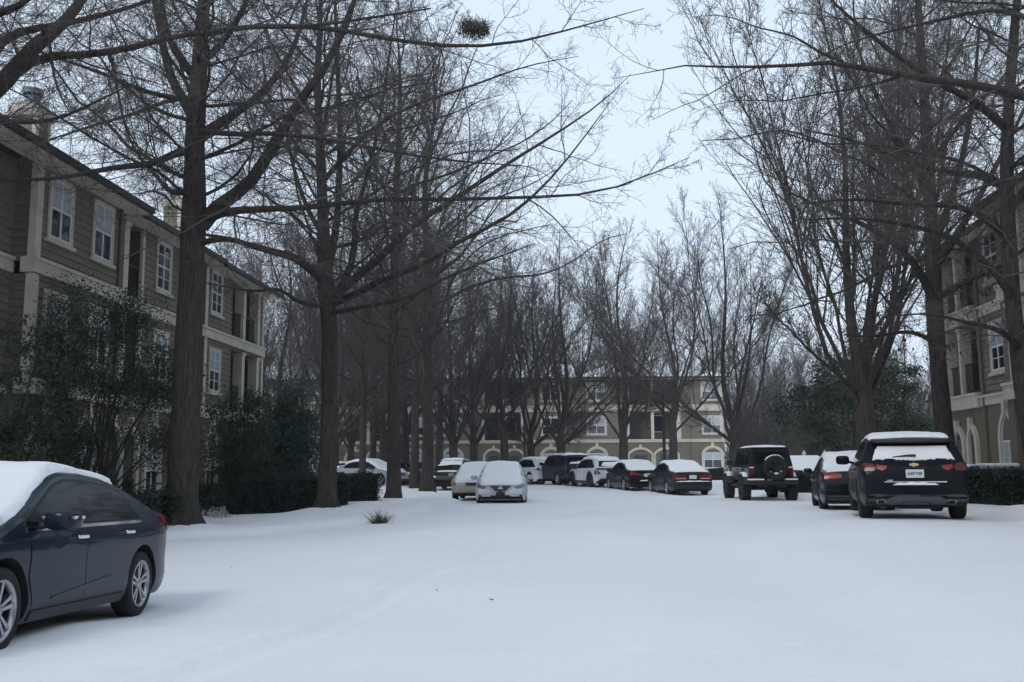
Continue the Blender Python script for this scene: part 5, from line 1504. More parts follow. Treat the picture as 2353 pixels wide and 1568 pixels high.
def car_near():
    pn = mat('dark_slate_blue_paint', (.010, .019, .033), .45, .1, .08, .42, var=.25, vscale=1.2); pn.node_tree.nodes['Principled BSDF'].inputs['Coat Roughness'].default_value = .03
    yaw = .005; c = Vector((-4.62, 9.82, 0)); Lw = 4.56
    # centre of the car from its rear axle
    fwd = Vector((math.sin(yaw), -math.cos(yaw), 0)); cx = c + fwd * 1.30
    cx.z = -.09; cx.x -= .07
    top = [(-.5, .62), (-.493, .84), (-.482, 1.02), (-.465, 1.055), (-.40, 1.08), (-.375, 1.10), (-.22, 1.335), (-.14, 1.405), (-.05, 1.435), (.03, 1.43), (.085, 1.385), (.27, 1.0), (.30, .96), (.40, .87), (.455, .78), (.485, .66), (.5, .50)]
    k = Car('parked_sedan', 'dark slate blue sedan with snow on windscreen and roof, in the left foreground', cx, math.atan2(fwd.y, fwd.x), 4.56, 1.80, 1.435, top, (1.0, .92), 2.70, .90, .325, pn, tum=.40, zb=.19, tyre_w=.21)
    k.windows(-1.22, 1.25, [.02, -.86], chrome=True, gap=.115, bot=.0, rear_k=.9)
    k.doors([-1.02, .02, 1.02], hm=CHROME)
    k.mirrors(.80, .985, None, CHROME, (.13, .24, .17))
    k.wheels(5, RIM, .72); k.sill(None, .09)
    k.glass_top('windscreen', .45, 1.20, .9); k.glass_top('rear_window', -1.62, -1.05, .86)
    k.snow('snow_blanket', -1.02, 2.17, .925, .065, .022, .945, .04)
    k.root.rotation_euler = (0, -.046, k.root.rotation_euler[2])
    # wraparound tail lamps
    tl = [(.50, .87), (.86, .83), (.87, 1.0), (.55, 1.03)]
    for q, sg in ((tl, 'y+'), (mir(tl), 'y-')):
        m = MB(); k.panel(m, q, 'x-', off=.012, res=.04); k.fin(m, 'tail_lamp', RED); m = MB()
        k.panel(m, [(-2.25, .82), (-2.02, .90), (-1.80, 1.0), (-1.86, 1.04), (-2.05, 1.062), (-2.24, 1.03)], sg, off=.012, res=.04)
        k.fin(m, 'tail_lamp', RED)
    k.plate(-1, 0, .82); k.rearbox('boot_trim', CHROME, -.35, .35, .93, .955)
    # lower door crease
    k.part('door_crease', pn, k.sides([(-.55, .40), (.62, .345), (.66, .365), (-.55, .47)]), off=.016)
    # front end (turned to the picture's lower edge)
    hl = [(.48, .60), (.80, .66), (.82, .78), (.50, .70)]
    for q in (hl, mir(hl)): k.part('headlight', LENS, [(q, 'x+')], off=.012)
    k.part('grille', TRIMB, [([(-.42, .58), (.42, .58), (.46, .66), (-.46, .66)], 'x+')], off=.01)
    k.part('lower_grille', TRIMB, [([(-.5, .30), (.5, .30), (.42, .44), (-.42, .44)], 'x+')], off=.01)
    # fuel flap, wiper stubs
    return k

def car_blazer():
    pn = mat('black_blue_paint', (.004, .005, .008), .35, .0, .05, .16, var=.2, vscale=2)
    p, h = place(2107, 1200, 17.9, 16.5)
    psi = math.radians(16.5); p.x += math.sin(psi) * 2.25; p.y += math.cos(psi) * 2.25; p.z = g1(p.x, p.y) + .05
    top = [(-.5, .52), (-.497, .74), (-.487, .93), (-.474, 1.08), (-.455, 1.16), (-.405, 1.42), (-.40, 1.45), (-.415, 1.47), (-.41, 1.53), (-.38, 1.565), (-.2, 1.63), (-.05, 1.645), (.05, 1.615), (.105, 1.55), (.255, 1.13), (.29, 1.08), (.42, .99), (.47, .90), (.49, .75), (.5, .58)]
    k = Car('parked_crossover', 'black crossover seen from behind with snow on rear glass and spoiler, on the right', p, h, 4.86, 1.94, 1.645, top, (1.12, 1.0), 2.86, .95, .385, pn, tum=.38, zb=.27, tyre_w=.25, endr=.10)
    k.windows(-2.0, 1.3, [-.95, .12], gap=.12, bot=.03, rear_k=.6)
    k.doors([-1.1, .10, 1.12]); k.mirrors(.85, 1.14, pn, None, (.12, .26, .20)); k.wheels(5, RIMD, .70); k.arch_trim(CLAD, .07); k.sill(CLAD, .2)
    k.snow('roof_snow', -1.86, .5, .97, .07); k.snow('windscreen_snow', .5, 1.2, .92, .05); k.snow('bonnet_snow', 1.3, 2.25, .9, .06)
    # rear glass with a sheet of snow and a wiper
    m = MB(); k.panel(m, [(-.70, 1.15), (.70, 1.15), (.60, 1.425), (-.60, 1.425)], 'x-', off=.006); k.fin(m, 'rear_window', CGLASS)
    wv = [(-.735 + 1.47 * i / 18, 1.125 + .004 * math.sin(i * 1.9) + .012 * math.sin(i * .55)) for i in range(19)]
    m = MB(); k.panel(m, wv + [(.69, 1.25), (.61, 1.41), (-.61, 1.41), (-.69, 1.25)], 'x-', res=.05, puff=.03, wob=1); k.fin(m, 'rear_glass_snow', SNOW, None, 3)
    hh, _ = k.cast(0, 1.2, 'x-')
    m = MB(); m.tube([(hh.x - .035, .36, 1.185), (hh.x - .06, .1, 1.215), (hh.x - .065, -.05, 1.215)], [.012, .02, .026], 6); m.build('rear_wiper', TRIMB, k.root)
    m = MB(); m.smooth = True
    n = 17; rows = []
    for i in range(n):
        y = -.70 + 1.4 * i / (n - 1); q = 1 - (abs(y) / .70) ** 4
        x0 = -2.07 + .06 * (abs(y) / .7) ** 2
        rows.append([(x0 + .17, y, 1.545), (x0 - .03, y, 1.515), (x0 - .055, y, 1.485), (x0 - .04, y, 1.455), (x0 + .17, y, 1.46)])
    vs = [q for r in rows for q in r]; fs = [(i * 5 + j, i * 5 + (j + 1) % 5, (i + 1) * 5 + (j + 1) % 5, (i + 1) * 5 + j) for i in range(n - 1) for j in range(5)] + [(0, 1, 2, 3, 4), tuple((n - 1) * 5 + j for j in (4, 3, 2, 1, 0))]
    m.add(vs, fs); m.build('spoiler', TRIMB, k.root)
    # lamps, two slanted lenses a side, with snow lying on their upper edges
    for sg in (1, -1):
        f = lambda pl: pl if sg > 0 else mir(pl)
        m = MB(); k.panel(m, f([(.93, .955), (.88, .925), (.72, .93), (.68, .99), (.70, 1.055), (.86, 1.085), (.93, 1.07)]), 'x-', off=.016, res=.035)
        k.panel(m, [(-2.38, .94), (-2.26, 1.0), (-2.2, 1.07), (-2.36, 1.075)], 'y+' if sg > 0 else 'y-', off=.014, res=.04)
        k.fin(m, 'tail_lamp', REDD); m = MB()
        k.panel(m, f([(.665, .985), (.56, .93), (.49, .975), (.47, 1.025), (.66, 1.05)]), 'x-', off=.014, res=.035)
        k.fin(m, 'tail_lamp', RED)
        m = MB(); k.panel(m, f([(.88, 1.068), (.80, 1.078), (.71, 1.05), (.70, 1.035), (.80, 1.052)]), 'x-', res=.03, puff=.012)
        k.panel(m, f([(.67, 1.035), (.64, 1.052), (.47, 1.025), (.48, 1.005), (.58, 1.01)]), 'x-', res=.03, puff=.016)
        k.panel(m, f([(.93, .955), (.88, .918), (.75, .925), (.84, .945)]), 'x-', res=.03, puff=.012)
        k.fin(m, 'lamp_snow', SNOW, None, 3)
        k.part('reflector', REDD, [(f([(.50, .475), (.64, .475), (.64, .495), (.50, .495)]), 'x-')], off=.008)
        ex = f([(.50, .30), (.68, .30), (.70, .385), (.56, .40)])
        k.part('exhaust_tip', CHROME, [(ex, 'x-')], off=.040)
        k.part('exhaust_tip', UNDER, [(f([(.525, .315), (.665, .315), (.675, .372), (.57, .383)]), 'x-')], off=.046)
    # tailgate skin, number plate well, chrome strip, emblem
    k.part('tailgate', pn, [([(-.68, .72), (.68, .72), (.72, .90), (.60, 1.11), (-.60, 1.11), (-.72, .90)], 'x-')], off=.008, depth=.02)
    k.part('bumper', CLAD, [([(-.86, .36), (.86, .36), (.90, .49), (.60, .50), (.52, .485), (-.52, .485), (-.60, .50), (-.90, .49)], 'x-')], off=.012, res=.07)
    k.part('diffuser', DIFFU, [([(-.72, .30), (-.5, .40), (-.40, .455), (.40, .455), (.5, .40), (.72, .30), (.28, .285), (.2, .36), (-.2, .36), (-.28, .285)], 'x-')], off=.022, res=.05)
    k.part('diffuser', DIFFU, [([(-.25, .285), (.25, .285), (.18, .352), (-.18, .352)], 'x-')], off=.030)
    k.part('tailgate_strip', CHROME, [([(-.54, .715), (.54, .715), (.54, .735), (-.54, .735)], 'x-')], off=.022)
    X = k.plate(-1, 0, .875, .315, .155, None, 'AZF·73R')
    hh, _ = k.cast(0, 1.045, 'x-')
    m = MB(); fn = lambda u, z, d: (hh.x - .012 - d, u, 1.042 + z)
    m.prism([(-.085, -.012), (-.035, -.022), (-.03, -.034), (.03, -.034), (.035, -.022), (.085, -.012), (.078, .022), (.03, .022), (.028, .034), (-.028, .034), (-.03, .022), (-.078, .022)], fn, 0, .02)
    m.build('badge', GOLD, k.root)
    hh, _ = k.cast(.42, .752, 'x-'); k.text(k.shell, 'BLAZER', .028, (hh.x - .022, .44, .742), -1, CHROME, .002)
    k.ledge_snow(-.40, .40, .665, -1, .06, .05)
    k.rearbox('plate_lamp_bar', TRIMB, -.22, .22, .975, .995, -1, .02)
    # dark floor and silencer under the tail
    m = MB(); m.bbox(-2.15, 2.0, -.62, .62, .24, .32, .03); m.build('underbody', UNDER, k.root); m = MB(); m.bbox(-2.2, -1.95, -.45, .35, .215, .30, .04); m.build('silencer', UNDER, k.root)
    return k

def car_sentra():
    pn = paint('silver_paint', (.52, .54, .57), .6, .3)
    p, h = place(1154, 1157, 33.0, 181.5); p.y += 2.2; p.z -= .10
    top = scaled([(-.5, .62), (-.492, .86), (-.478, 1.0), (-.44, 1.03), (-.365, 1.06), (-.345, 1.08), (-.20, 1.36), (-.13, 1.44), (-.04, 1.475), (.06, 1.455), (.115, 1.39), (.275, 1.0), (.31, .95), (.40, .87), (.455, .78), (.485, .66), (.5, .50)], 1.015)
    k = Car('parked_sedan', 'silver sedan facing the camera, snow over windscreen and bonnet, beside the cream sedan', p, h, 4.63, 1.77, 1.49, top, (1.02, .94), 2.70, .93, .32, pn, tum=.36, zb=.2, endf=.14)
    k.windows(-1.25, 1.25, [.02, -.86], gap=.11); k.doors([-1.0, .02, 1.02]); k.mirrors(.85, 1.0, pn, None, (.11, .21, .16)); k.wheels(5)
    k.glass_top('windscreen', .5, 1.2, .9); k.glass_top('rear_window', -1.6, -1.0, .86)
    k.snow('snow_blanket', -1.0, 2.14, .96, .085, .015, .84)
    hl = [(.47, .66), (.60, .62), (.84, .68), (.87, .80), (.78, .82), (.52, .72)]
    for q in (hl, mir(hl)): k.part('headlight', mat('lamp_glass', (.10, .11, .12), .12, .3, .8, .6), [(q, 'x+')], off=.012, res=.04)
    k.part('grille', TRIMB, [([(-.26, .52), (.26, .52), (.50, .735), (-.50, .735)], 'x+')], off=.01, res=.05)
    for sg in (1, -1):
        v = [(.50, .74), (.40, .74), (.17, .53), (.11, .56), (.05, .52), (.20, .49)]
        k.part('grille_bar', mat('satin_chrome', (.34, .36, .38), .35, .6), [((v if sg > 0 else mir(v)), 'x+')], off=.022, res=.03)
        fg = [(.60, .31), (.76, .32), (.80, .42), (.68, .43)]
        k.part('fog_lamp', TRIMB, [((fg if sg > 0 else mir(fg)), 'x+')], off=.010, res=.04)
        k.part('bumper_lip', pn, [([(-.7, .235), (.7, .235), (.7, .265), (-.7, .265)], 'x+')], off=.03) if sg > 0 else None
    k.part('lower_grille', TRIMB, [([(-.40, .33), (.40, .33), (.33, .405), (-.33, .405)], 'x+')], off=.012, res=.05)
    X = k.plate(1, 0, .46, .32, .16, TRIMB)
    hh, _ = k.cast(0, .645, 'x+')
    m = MB(); m.smooth = True; m.lathe([(.048, .025), (.062, .03), (.064, .018), (.048, .012)], 24, 'x', (hh.x, 0, .645)); m.smooth = False; m.box(hh.x + .012, hh.x + .034, -.075, .075, .632, .658)
    m.build('badge', CHROME, k.root)
    k.arch_trim(pn, .03)

def car_beige():
    pn = paint('cream_paint', (.40, .38, .31), .25, .3)
    p, h = place(1092, 1153, 36.5, 182.5); p.y += 2.4; p.x += .12
    k = Car('parked_sedan', 'cream sedan facing the camera, half hidden behind the silver sedan', p, h, 5.1, 1.95, 1.45, scaled(SED, 1.0), (1.0, .93), 2.91, 1.0, .335, pn, tum=.34, zb=.2, endf=.10)
    k.windows(-1.4, 1.35, [.05], gap=.11, chrome=True); k.doors([-1.1, .05, 1.15], hm=CHROME); k.mirrors(.95, 1.0, pn, None, (.11, .22, .15)); k.wheels(7, RIM, .68, False)
    k.glass_top('windscreen', .55, 1.3, .9)
    k.snow('snow_blanket', -1.1, 2.4, .96, .085, .015, .88)
    for sg in (1, -1):
        f = (lambda q: q) if sg > 0 else mir
        k.part('headlight', LENS, [(f([(.44, .60), (.74, .60), (.75, .77), (.44, .75)]), 'x+')], off=.014, res=.05)
        k.part('turn_lamp', mat('dim_amber_lens', (.30, .12, .06), .2), [(f([(.75, .60), (.90, .61), (.90, .74), (.76, .77)]), 'x+')], off=.013, res=.05)
    k.part('grille', TRIMB, [([(-.36, .60), (.36, .60), (.38, .74), (-.38, .74)], 'x+')], off=.014)
    k.part('bumper', pn, [([(-.92, .34), (.92, .34), (.92, .54), (-.92, .54)], 'x+')], off=.05, depth=.06, res=.07)
    k.part('bumper_strip', TRIMB, [([(-.88, .28), (.88, .28), (.88, .335), (-.88, .335)], 'x+')], off=.045, depth=.05)

def car_darkhatch():
    pn = paint('black_grey_paint', (.012, .013, .017), .4, .28)
    p, h = place(1036, 1128, 48, 188); p.y += 2.2
    k = Car('parked_hatchback', 'dark hatchback facing the camera with patchy snow on windscreen, beside the stout brown trunk', p, h, 4.4, 1.8, 1.6, scaled(SUV, .95), (1.05, .97), 2.65, .88, .34, pn, tum=.36, zb=.22)
    k.windows(-1.9, 1.2, [-.85, .1], gap=.11, rear_k=.7); k.doors([-1.0, .1, 1.0]); k.mirrors(.85, 1.05); k.wheels(5)
    k.glass_top('windscreen', .42, 1.1, .9); k.snow('windscreen_snow', .42, .82, .86, .04, .05); k.snow('roof_snow', -1.6, .33, .92, .08); k.snow('bonnet_snow', 1.5, 1.75, .6, .04, .04)
    for sg in (1, -1):
        f = (lambda q: q) if sg > 0 else mir
        k.part('headlight', LENS, [(f([(.45, .70), (.80, .72), (.84, .86), (.62, .84)]), 'x+')], off=.012, res=.05)
        m = MB(); m.tube([(-1.4, sg * .60, 1.57), (-1.2, sg * .62, 1.64), (.2, sg * .62, 1.64), (.4, sg * .6, 1.57)], .02, 6); m.build('roof_rail', TRIMB, k.root)
    k.part('grille', TRIMB, [([(-.42, .58), (.42, .58), (.46, .78), (-.46, .78)], 'x+')], off=.012)
    k.part('lower_grille', UNDER, [([(-.6, .32), (.6, .32), (.5, .46), (-.5, .46)], 'x+')], off=.012)

def rear_sedan(label, px, py, D, psi, pnt, L, W, H, lamp, snow=True, plate_z=.78, back=.9, rim=RIM, lampm=RED, name='parked_sedan', belt=(1.02, .93), extra=None, wr=.325, chrome=None, prof=None, dx=0):
    p, h = place(px, py, D, psi); r = math.radians(psi); p.x += math.sin(r) * (L / 2 - back) + dx; p.y += math.cos(r) * (L / 2 - back); p.z = g1(p.x, p.y) - .03
    k = Car(name, label, p, h, L, W, H, prof or scaled(SED, H / 1.435), belt, L * .585, L * .20, wr, pnt, tum=.36, zb=.2, endr=.10)
    k.windows(-L * .27, L * .275, [.0, -L * .185], gap=.11, chrome=chrome); k.doors([-L * .22, 0, L * .225]); k.mirrors(L * .18, 1.0); k.wheels(5, rim)
    k.glass_top('rear_window', -L * .355, -L * .205, .86); k.glass_top('windscreen', L * .11, L * .26, .9)
    if snow:
        k.snow('roof_snow', -L * .19, L * .1, .97, .09); k.snow('rear_glass_snow', -L * .36, -L * .175, .93, .06); k.snow('boot_snow', -L * .468, -L * .35, .88, .08); k.snow('windscreen_snow', L * .1, L * .28, .93, .05); k.snow('bonnet_snow', L * .29, L * .46, .88, .07)
    for q in (lamp, mir(lamp)): k.part('tail_lamp', lampm, [(q, 'x-')], off=.014, res=.05)
    if plate_z: k.plate(-1, 0, plate_z)
    if extra: extra(k)
    return k

def cars_row():
    # the black sedan beside the black crossover
    dark = mat('black_metallic_paint', (.005, .006, .009), .35, .0, .1, .4)
    def ex1(k):
        k.part('bumper', CLAD, [([(-.78, .3), (.78, .3), (.78, .42), (-.78, .42)], 'x-')], off=.012)
        k.part('rear_quarter_glass', mat('pale_reflecting_glass', (.10, .12, .14), .05, .2, .9), [([(-1.42, 1.08), (-1.12, 1.07), (-1.12, 1.24)], 'y+')], off=.012)
    rear_sedan('glossy black sedan with one red tail lamp showing, tucked behind the black crossover', 1970, 1174, 24.4, 14, dark, 4.75, 1.84, 1.44, [(.40, .84), (.88, .82), (.90, .93), (.70, 1.0), (.42, .95)], extra=ex1, rim=RIMD)
    # grey-green sedan
    gg = paint('grey_green_paint', (.022, .028, .032), .45, .28)
    def ex2(k):
        k.ledge_snow(-.78, .78, .60, -1, .09, .045); k.part('bumper', gg, [([(-.84, .30), (.84, .30), (.86, .60), (-.86, .60)], 'x-')], off=.05, depth=.06, res=.08)
        hh, _ = k.cast(0, .95, 'x-'); m = MB(); m.box(hh.x - .03, hh.x + .01, -.05, -.03, .90, .98); m.box(hh.x - .03, hh.x + .01, .03, .05, .90, .98); m.box(hh.x - .03, hh.x + .01, -.03, .03, .93, .95); m.build('badge', CHROME, k.root)
        k.part('tail_lamp_band', LENS, [([(.30, .72), (.74, .72), (.74, .755), (.30, .755)], 'x-'), ([(-.74, .72), (-.30, .72), (-.30, .755), (-.74, .755)], 'x-')], off=.02)
    rear_sedan('grey-green sedan with wide red tail lamps and pale number plate, left of the black off-roader', 1580, 1139, 41.3, -6, gg, 4.8, 1.82, 1.45, [(.28, .72), (.82, .70), (.86, .84), (.76, .90), (.30, .86)], extra=ex2, plate_z=.80)
    # black sedan
    bk = mat('deep_black_paint', (.005, .006, .009), .35, .0, .1, .4)
    def ex3(k):
        k.ledge_snow(-.40, .40, .50, -1, .07, .06); k.rearbox('boot_strip', CHROME, -.42, .42, .78, .80)
    rear_sedan('black sedan with pointed red tail lamps, between the white crossover and the grey-green sedan', 1476, 1128, 46.3, -9, bk, 4.85, 1.82, 1.45, [(.40, .80), (.84, .78), (.90, .92), (.70, .96), (.42, .88)], extra=ex3)
    # white crossover with black cladding
    wh = paint('white_paint', (.62, .64, .66), .0, .3)
    psi = -15; r = math.radians(psi); p, h = place(1392, 1122, 51.2, psi); p.x += math.sin(r) * 1.4; p.y += math.cos(r) * 1.4
    k = Car('parked_crossover', 'white crossover with black wheel arches and dark tail band, right of the dark blue off-roader', p, h, 4.69, 1.86, 1.65, scaled(SUV, .97), (1.08, 1.0), 2.85, .92, .37, wh, tum=.40, zb=.24)
    k.windows(-1.95, 1.2, [-.95, .1], gap=.13, rear_k=.55); k.doors([-1.05, .1, 1.05]); k.mirrors(.85, 1.08, TRIMB); k.wheels(5, RIMD); k.arch_trim(TRIMB, .11); k.sill(TRIMB, .16)
    m = MB(); k.panel(m, [(-.66, 1.14), (.66, 1.14), (.56, 1.44), (-.56, 1.44)], 'x-', off=.006); k.fin(m, 'rear_window', CGLASS)
    m = MB(); k.panel(m, [(-.62, 1.13), (.10, 1.13), (.60, 1.16), (.30, 1.40), (-.54, 1.43)], 'x-', puff=.03, wob=2); k.fin(m, 'rear_glass_snow', SNOW, None, 3)
    k.snow('roof_snow', -1.7, .45, .95, .07); k.snow('spoiler_snow', -1.9, -1.72, .85, .04); k.snow('bonnet_snow', 1.4, 2.1, .9, .06)
    k.part('tail_band', REDD, [([(-.86, .97), (.86, .97), (.88, 1.06), (-.88, 1.06)], 'x-')], off=.016, res=.06)
    for q in ([(.62, .78), (.88, .72), (.89, .98), (.80, .98)],): 
        for z in (q, mir(q)): k.part('tail_lamp', TRIMB, [(z, 'x-')], off=.014, res=.05)
    k.part('bumper', TRIMB, [([(-.86, .30), (.86, .30), (.62, .52), (-.62, .52)], 'x-')], off=.014); k.plate(-1, 0, .70)
    # dark blue off-roader
    bl = paint('navy_paint', (.010, .019, .040), .35, .3)
    psi = -20; r = math.radians(psi); p, h = place(1318, 1115, 55.2, psi); p.x += math.sin(r) * 1.5; p.y += math.cos(r) * 1.5; p.z += .04
    box = [(-.5, .62), (-.495, 1.0), (-.488, 1.15), (-.47, 1.50), (-.462, 1.70), (-.45, 1.75), (-.3, 1.80), (0, 1.82), (.08, 1.79), (.12, 1.72), (.225, 1.22), (.26, 1.17), (.43, 1.10), (.48, 1.0), (.494, .8), (.5, .6)]
    k = Car('parked_off_roader', 'dark blue off-roader with snowy roof and boxy tail, right of the white hatchback', p, h, 4.75, 1.92, 1.82, box, (1.16, 1.1), 2.79, .9, .39, bl, tum=.22, zb=.36, tyre_w=.26)
    k.windows(-2.15, 1.05, [-1.1, -.05], gap=.13, rear_k=2.5); k.doors([-1.05, -.03, .98]); k.mirrors(.75, 1.25, None, None, (.12, .24, .2)); k.wheels(6, RIM, .6, False)
    k.arch_trim(bl, .07); k.snow('roof_snow', -2.0, .35, .95, .08); k.snow('bonnet_snow', 1.3, 2.2, .9, .07)
    m = MB(); k.panel(m, [(-.70, 1.22), (.70, 1.22), (.64, 1.58), (-.64, 1.58)], 'x-', off=.006); k.fin(m, 'rear_window', CGLASS)
    m = MB(); k.panel(m, [(-.66, 1.23), (.66, 1.23), (.50, 1.36), (-.1, 1.42), (-.60, 1.36)], 'x-', puff=.03, wob=2); k.fin(m, 'rear_glass_snow', SNOW, None, 3)
    for sg in (1, -1):
        f = (lambda q: q) if sg > 0 else mir
        k.part('tail_lamp', REDD, [(f([(.76, .92), (.90, .92), (.90, 1.12), (.76, 1.12)]), 'x-')], off=.014, res=.05)
        m = MB(); m.tube([(-1.9, sg * .66, 1.76), (-1.7, sg * .68, 1.88), (-.1, sg * .68, 1.9), (.1, sg * .66, 1.8)], .022, 6); m.build('roof_rail', TRIMB, k.root)
    k.rearbox('rear_spoiler', TRIMB, -.7, .7, 1.62, 1.68, -1, .12); k.plate(-1, 0, .95); k.rearbox('bumper', CLAD, -.9, .9, .48, .66, -1, .10); k.ledge_snow(-.6, .6, .655, -1, .1, .05)
    # white hatchback
    psi = -24; r = math.radians(psi); p, h = place(1250, 1114, 58.2, psi); p.x += math.sin(r) * 1.45; p.y += math.cos(r) * 1.45
    k = Car('parked_hatchback', 'white hatchback with dark side windows, between the silver sedan and the dark blue off-roader', p, h, 4.6, 1.85, 1.66, scaled(SUV, .975), (1.08, 1.0), 2.7, .92, .36, wh, tum=.38, zb=.22)
    k.windows(-1.95, 1.2, [-.95, .1], gap=.14, rear_k=.55); k.doors([-1.05, .1, 1.05]); k.mirrors(.85, 1.08); k.wheels(5); k.arch_trim(TRIMB, .03); k.sill(TRIMB, .12)
    k.snow('roof_snow', -1.75, .45, .95, .07); k.snow('bonnet_snow', 1.35, 2.1, .9, .07); m = MB(); k.panel(m, [(-.62, 1.15), (.62, 1.15), (.55, 1.44), (-.55, 1.44)], 'x-', puff=.04); k.fin(m, 'rear_glass_snow', SNOW, None, 3)
    for z in ([(.6, .9), (.88, .88), (.90, 1.06), (.7, 1.04)], mir([(.6, .9), (.88, .88), (.90, 1.06), (.7, 1.04)])): k.part('tail_lamp', RED, [(z, 'x-')], off=.014, res=.05)
    k.plate(-1, 0, .75)
    # left group behind the trees
    gy = paint('dark_grey_paint', (.02, .021, .025), .4, .3)
    def ex4(k): k.rearbox('boot_strip', TRIMB, -.4, .4, .80, .83)
    rear_sedan('dark sedan with red lamps and a half cleared rear window, seen between the left trunks', 932, 1112, 60, -12, gy, 4.75, 1.86, 1.5, [(.40, .84), (.86, .82), (.90, .96), (.44, .96)], extra=ex4, snow=False)
    k = None
    psi = 118; r = math.radians(psi); p, h = place(848, 1114, 56, psi)
    wt = paint('pale_grey_paint', (.30, .31, .33), .3, .3)
    k = Car('parked_sedan', 'pale sedan with a fully snowed windscreen turned right, behind the second left hedge', p, h, 4.6, 1.8, 1.46, scaled(SED, 1.02), (1.0, .93), 2.7, .9, .33, wt, tum=.36)
    k.windows(-1.22, 1.22, [.02], gap=.11); k.doors([-1.0, .02, 1.02]); k.mirrors(.85, 1.0, TRIMB); k.wheels(5)
    k.snow('windscreen_snow', .36, 1.3, .98, .09); k.snow('bonnet_snow', 1.26, 2.1, .95, .10); k.snow('roof_snow', -1.2, .45, .98, .10); k.snow('boot_snow', -2.15, -1.6, .9, .08)
    for z in ([(.5, .64), (.8, .66), (.84, .76), (.55, .73)], mir([(.5, .64), (.8, .66), (.84, .76), (.55, .73)])): k.part('headlight', LENS, [(z, 'x+')], off=.012)
    k.part('grille', TRIMB, [([(-.42, .56), (.42, .56), (.44, .68), (-.44, .68)], 'x+')], off=.012)
    psi = 100; p, h = place(806, 1112, 60, psi)
    k = Car('parked_hatchback', 'dark hatchback with snow along its roof, farthest left behind the hedge and the pale sedan', p, h, 4.3, 1.78, 1.52, scaled(SUV, .90), (1.0, .93), 2.6, .88, .33, gy, tum=.36)
    k.windows(-1.8, 1.15, [-.85, .08], gap=.11, rear_k=.6); k.doors([-.95, .08, 1.0]); k.mirrors(.82, 1.0); k.wheels(5); k.snow('roof_snow', -1.5, .42, .95, .08); k.snow('bonnet_snow', 1.3, 2.0, .9, .06)

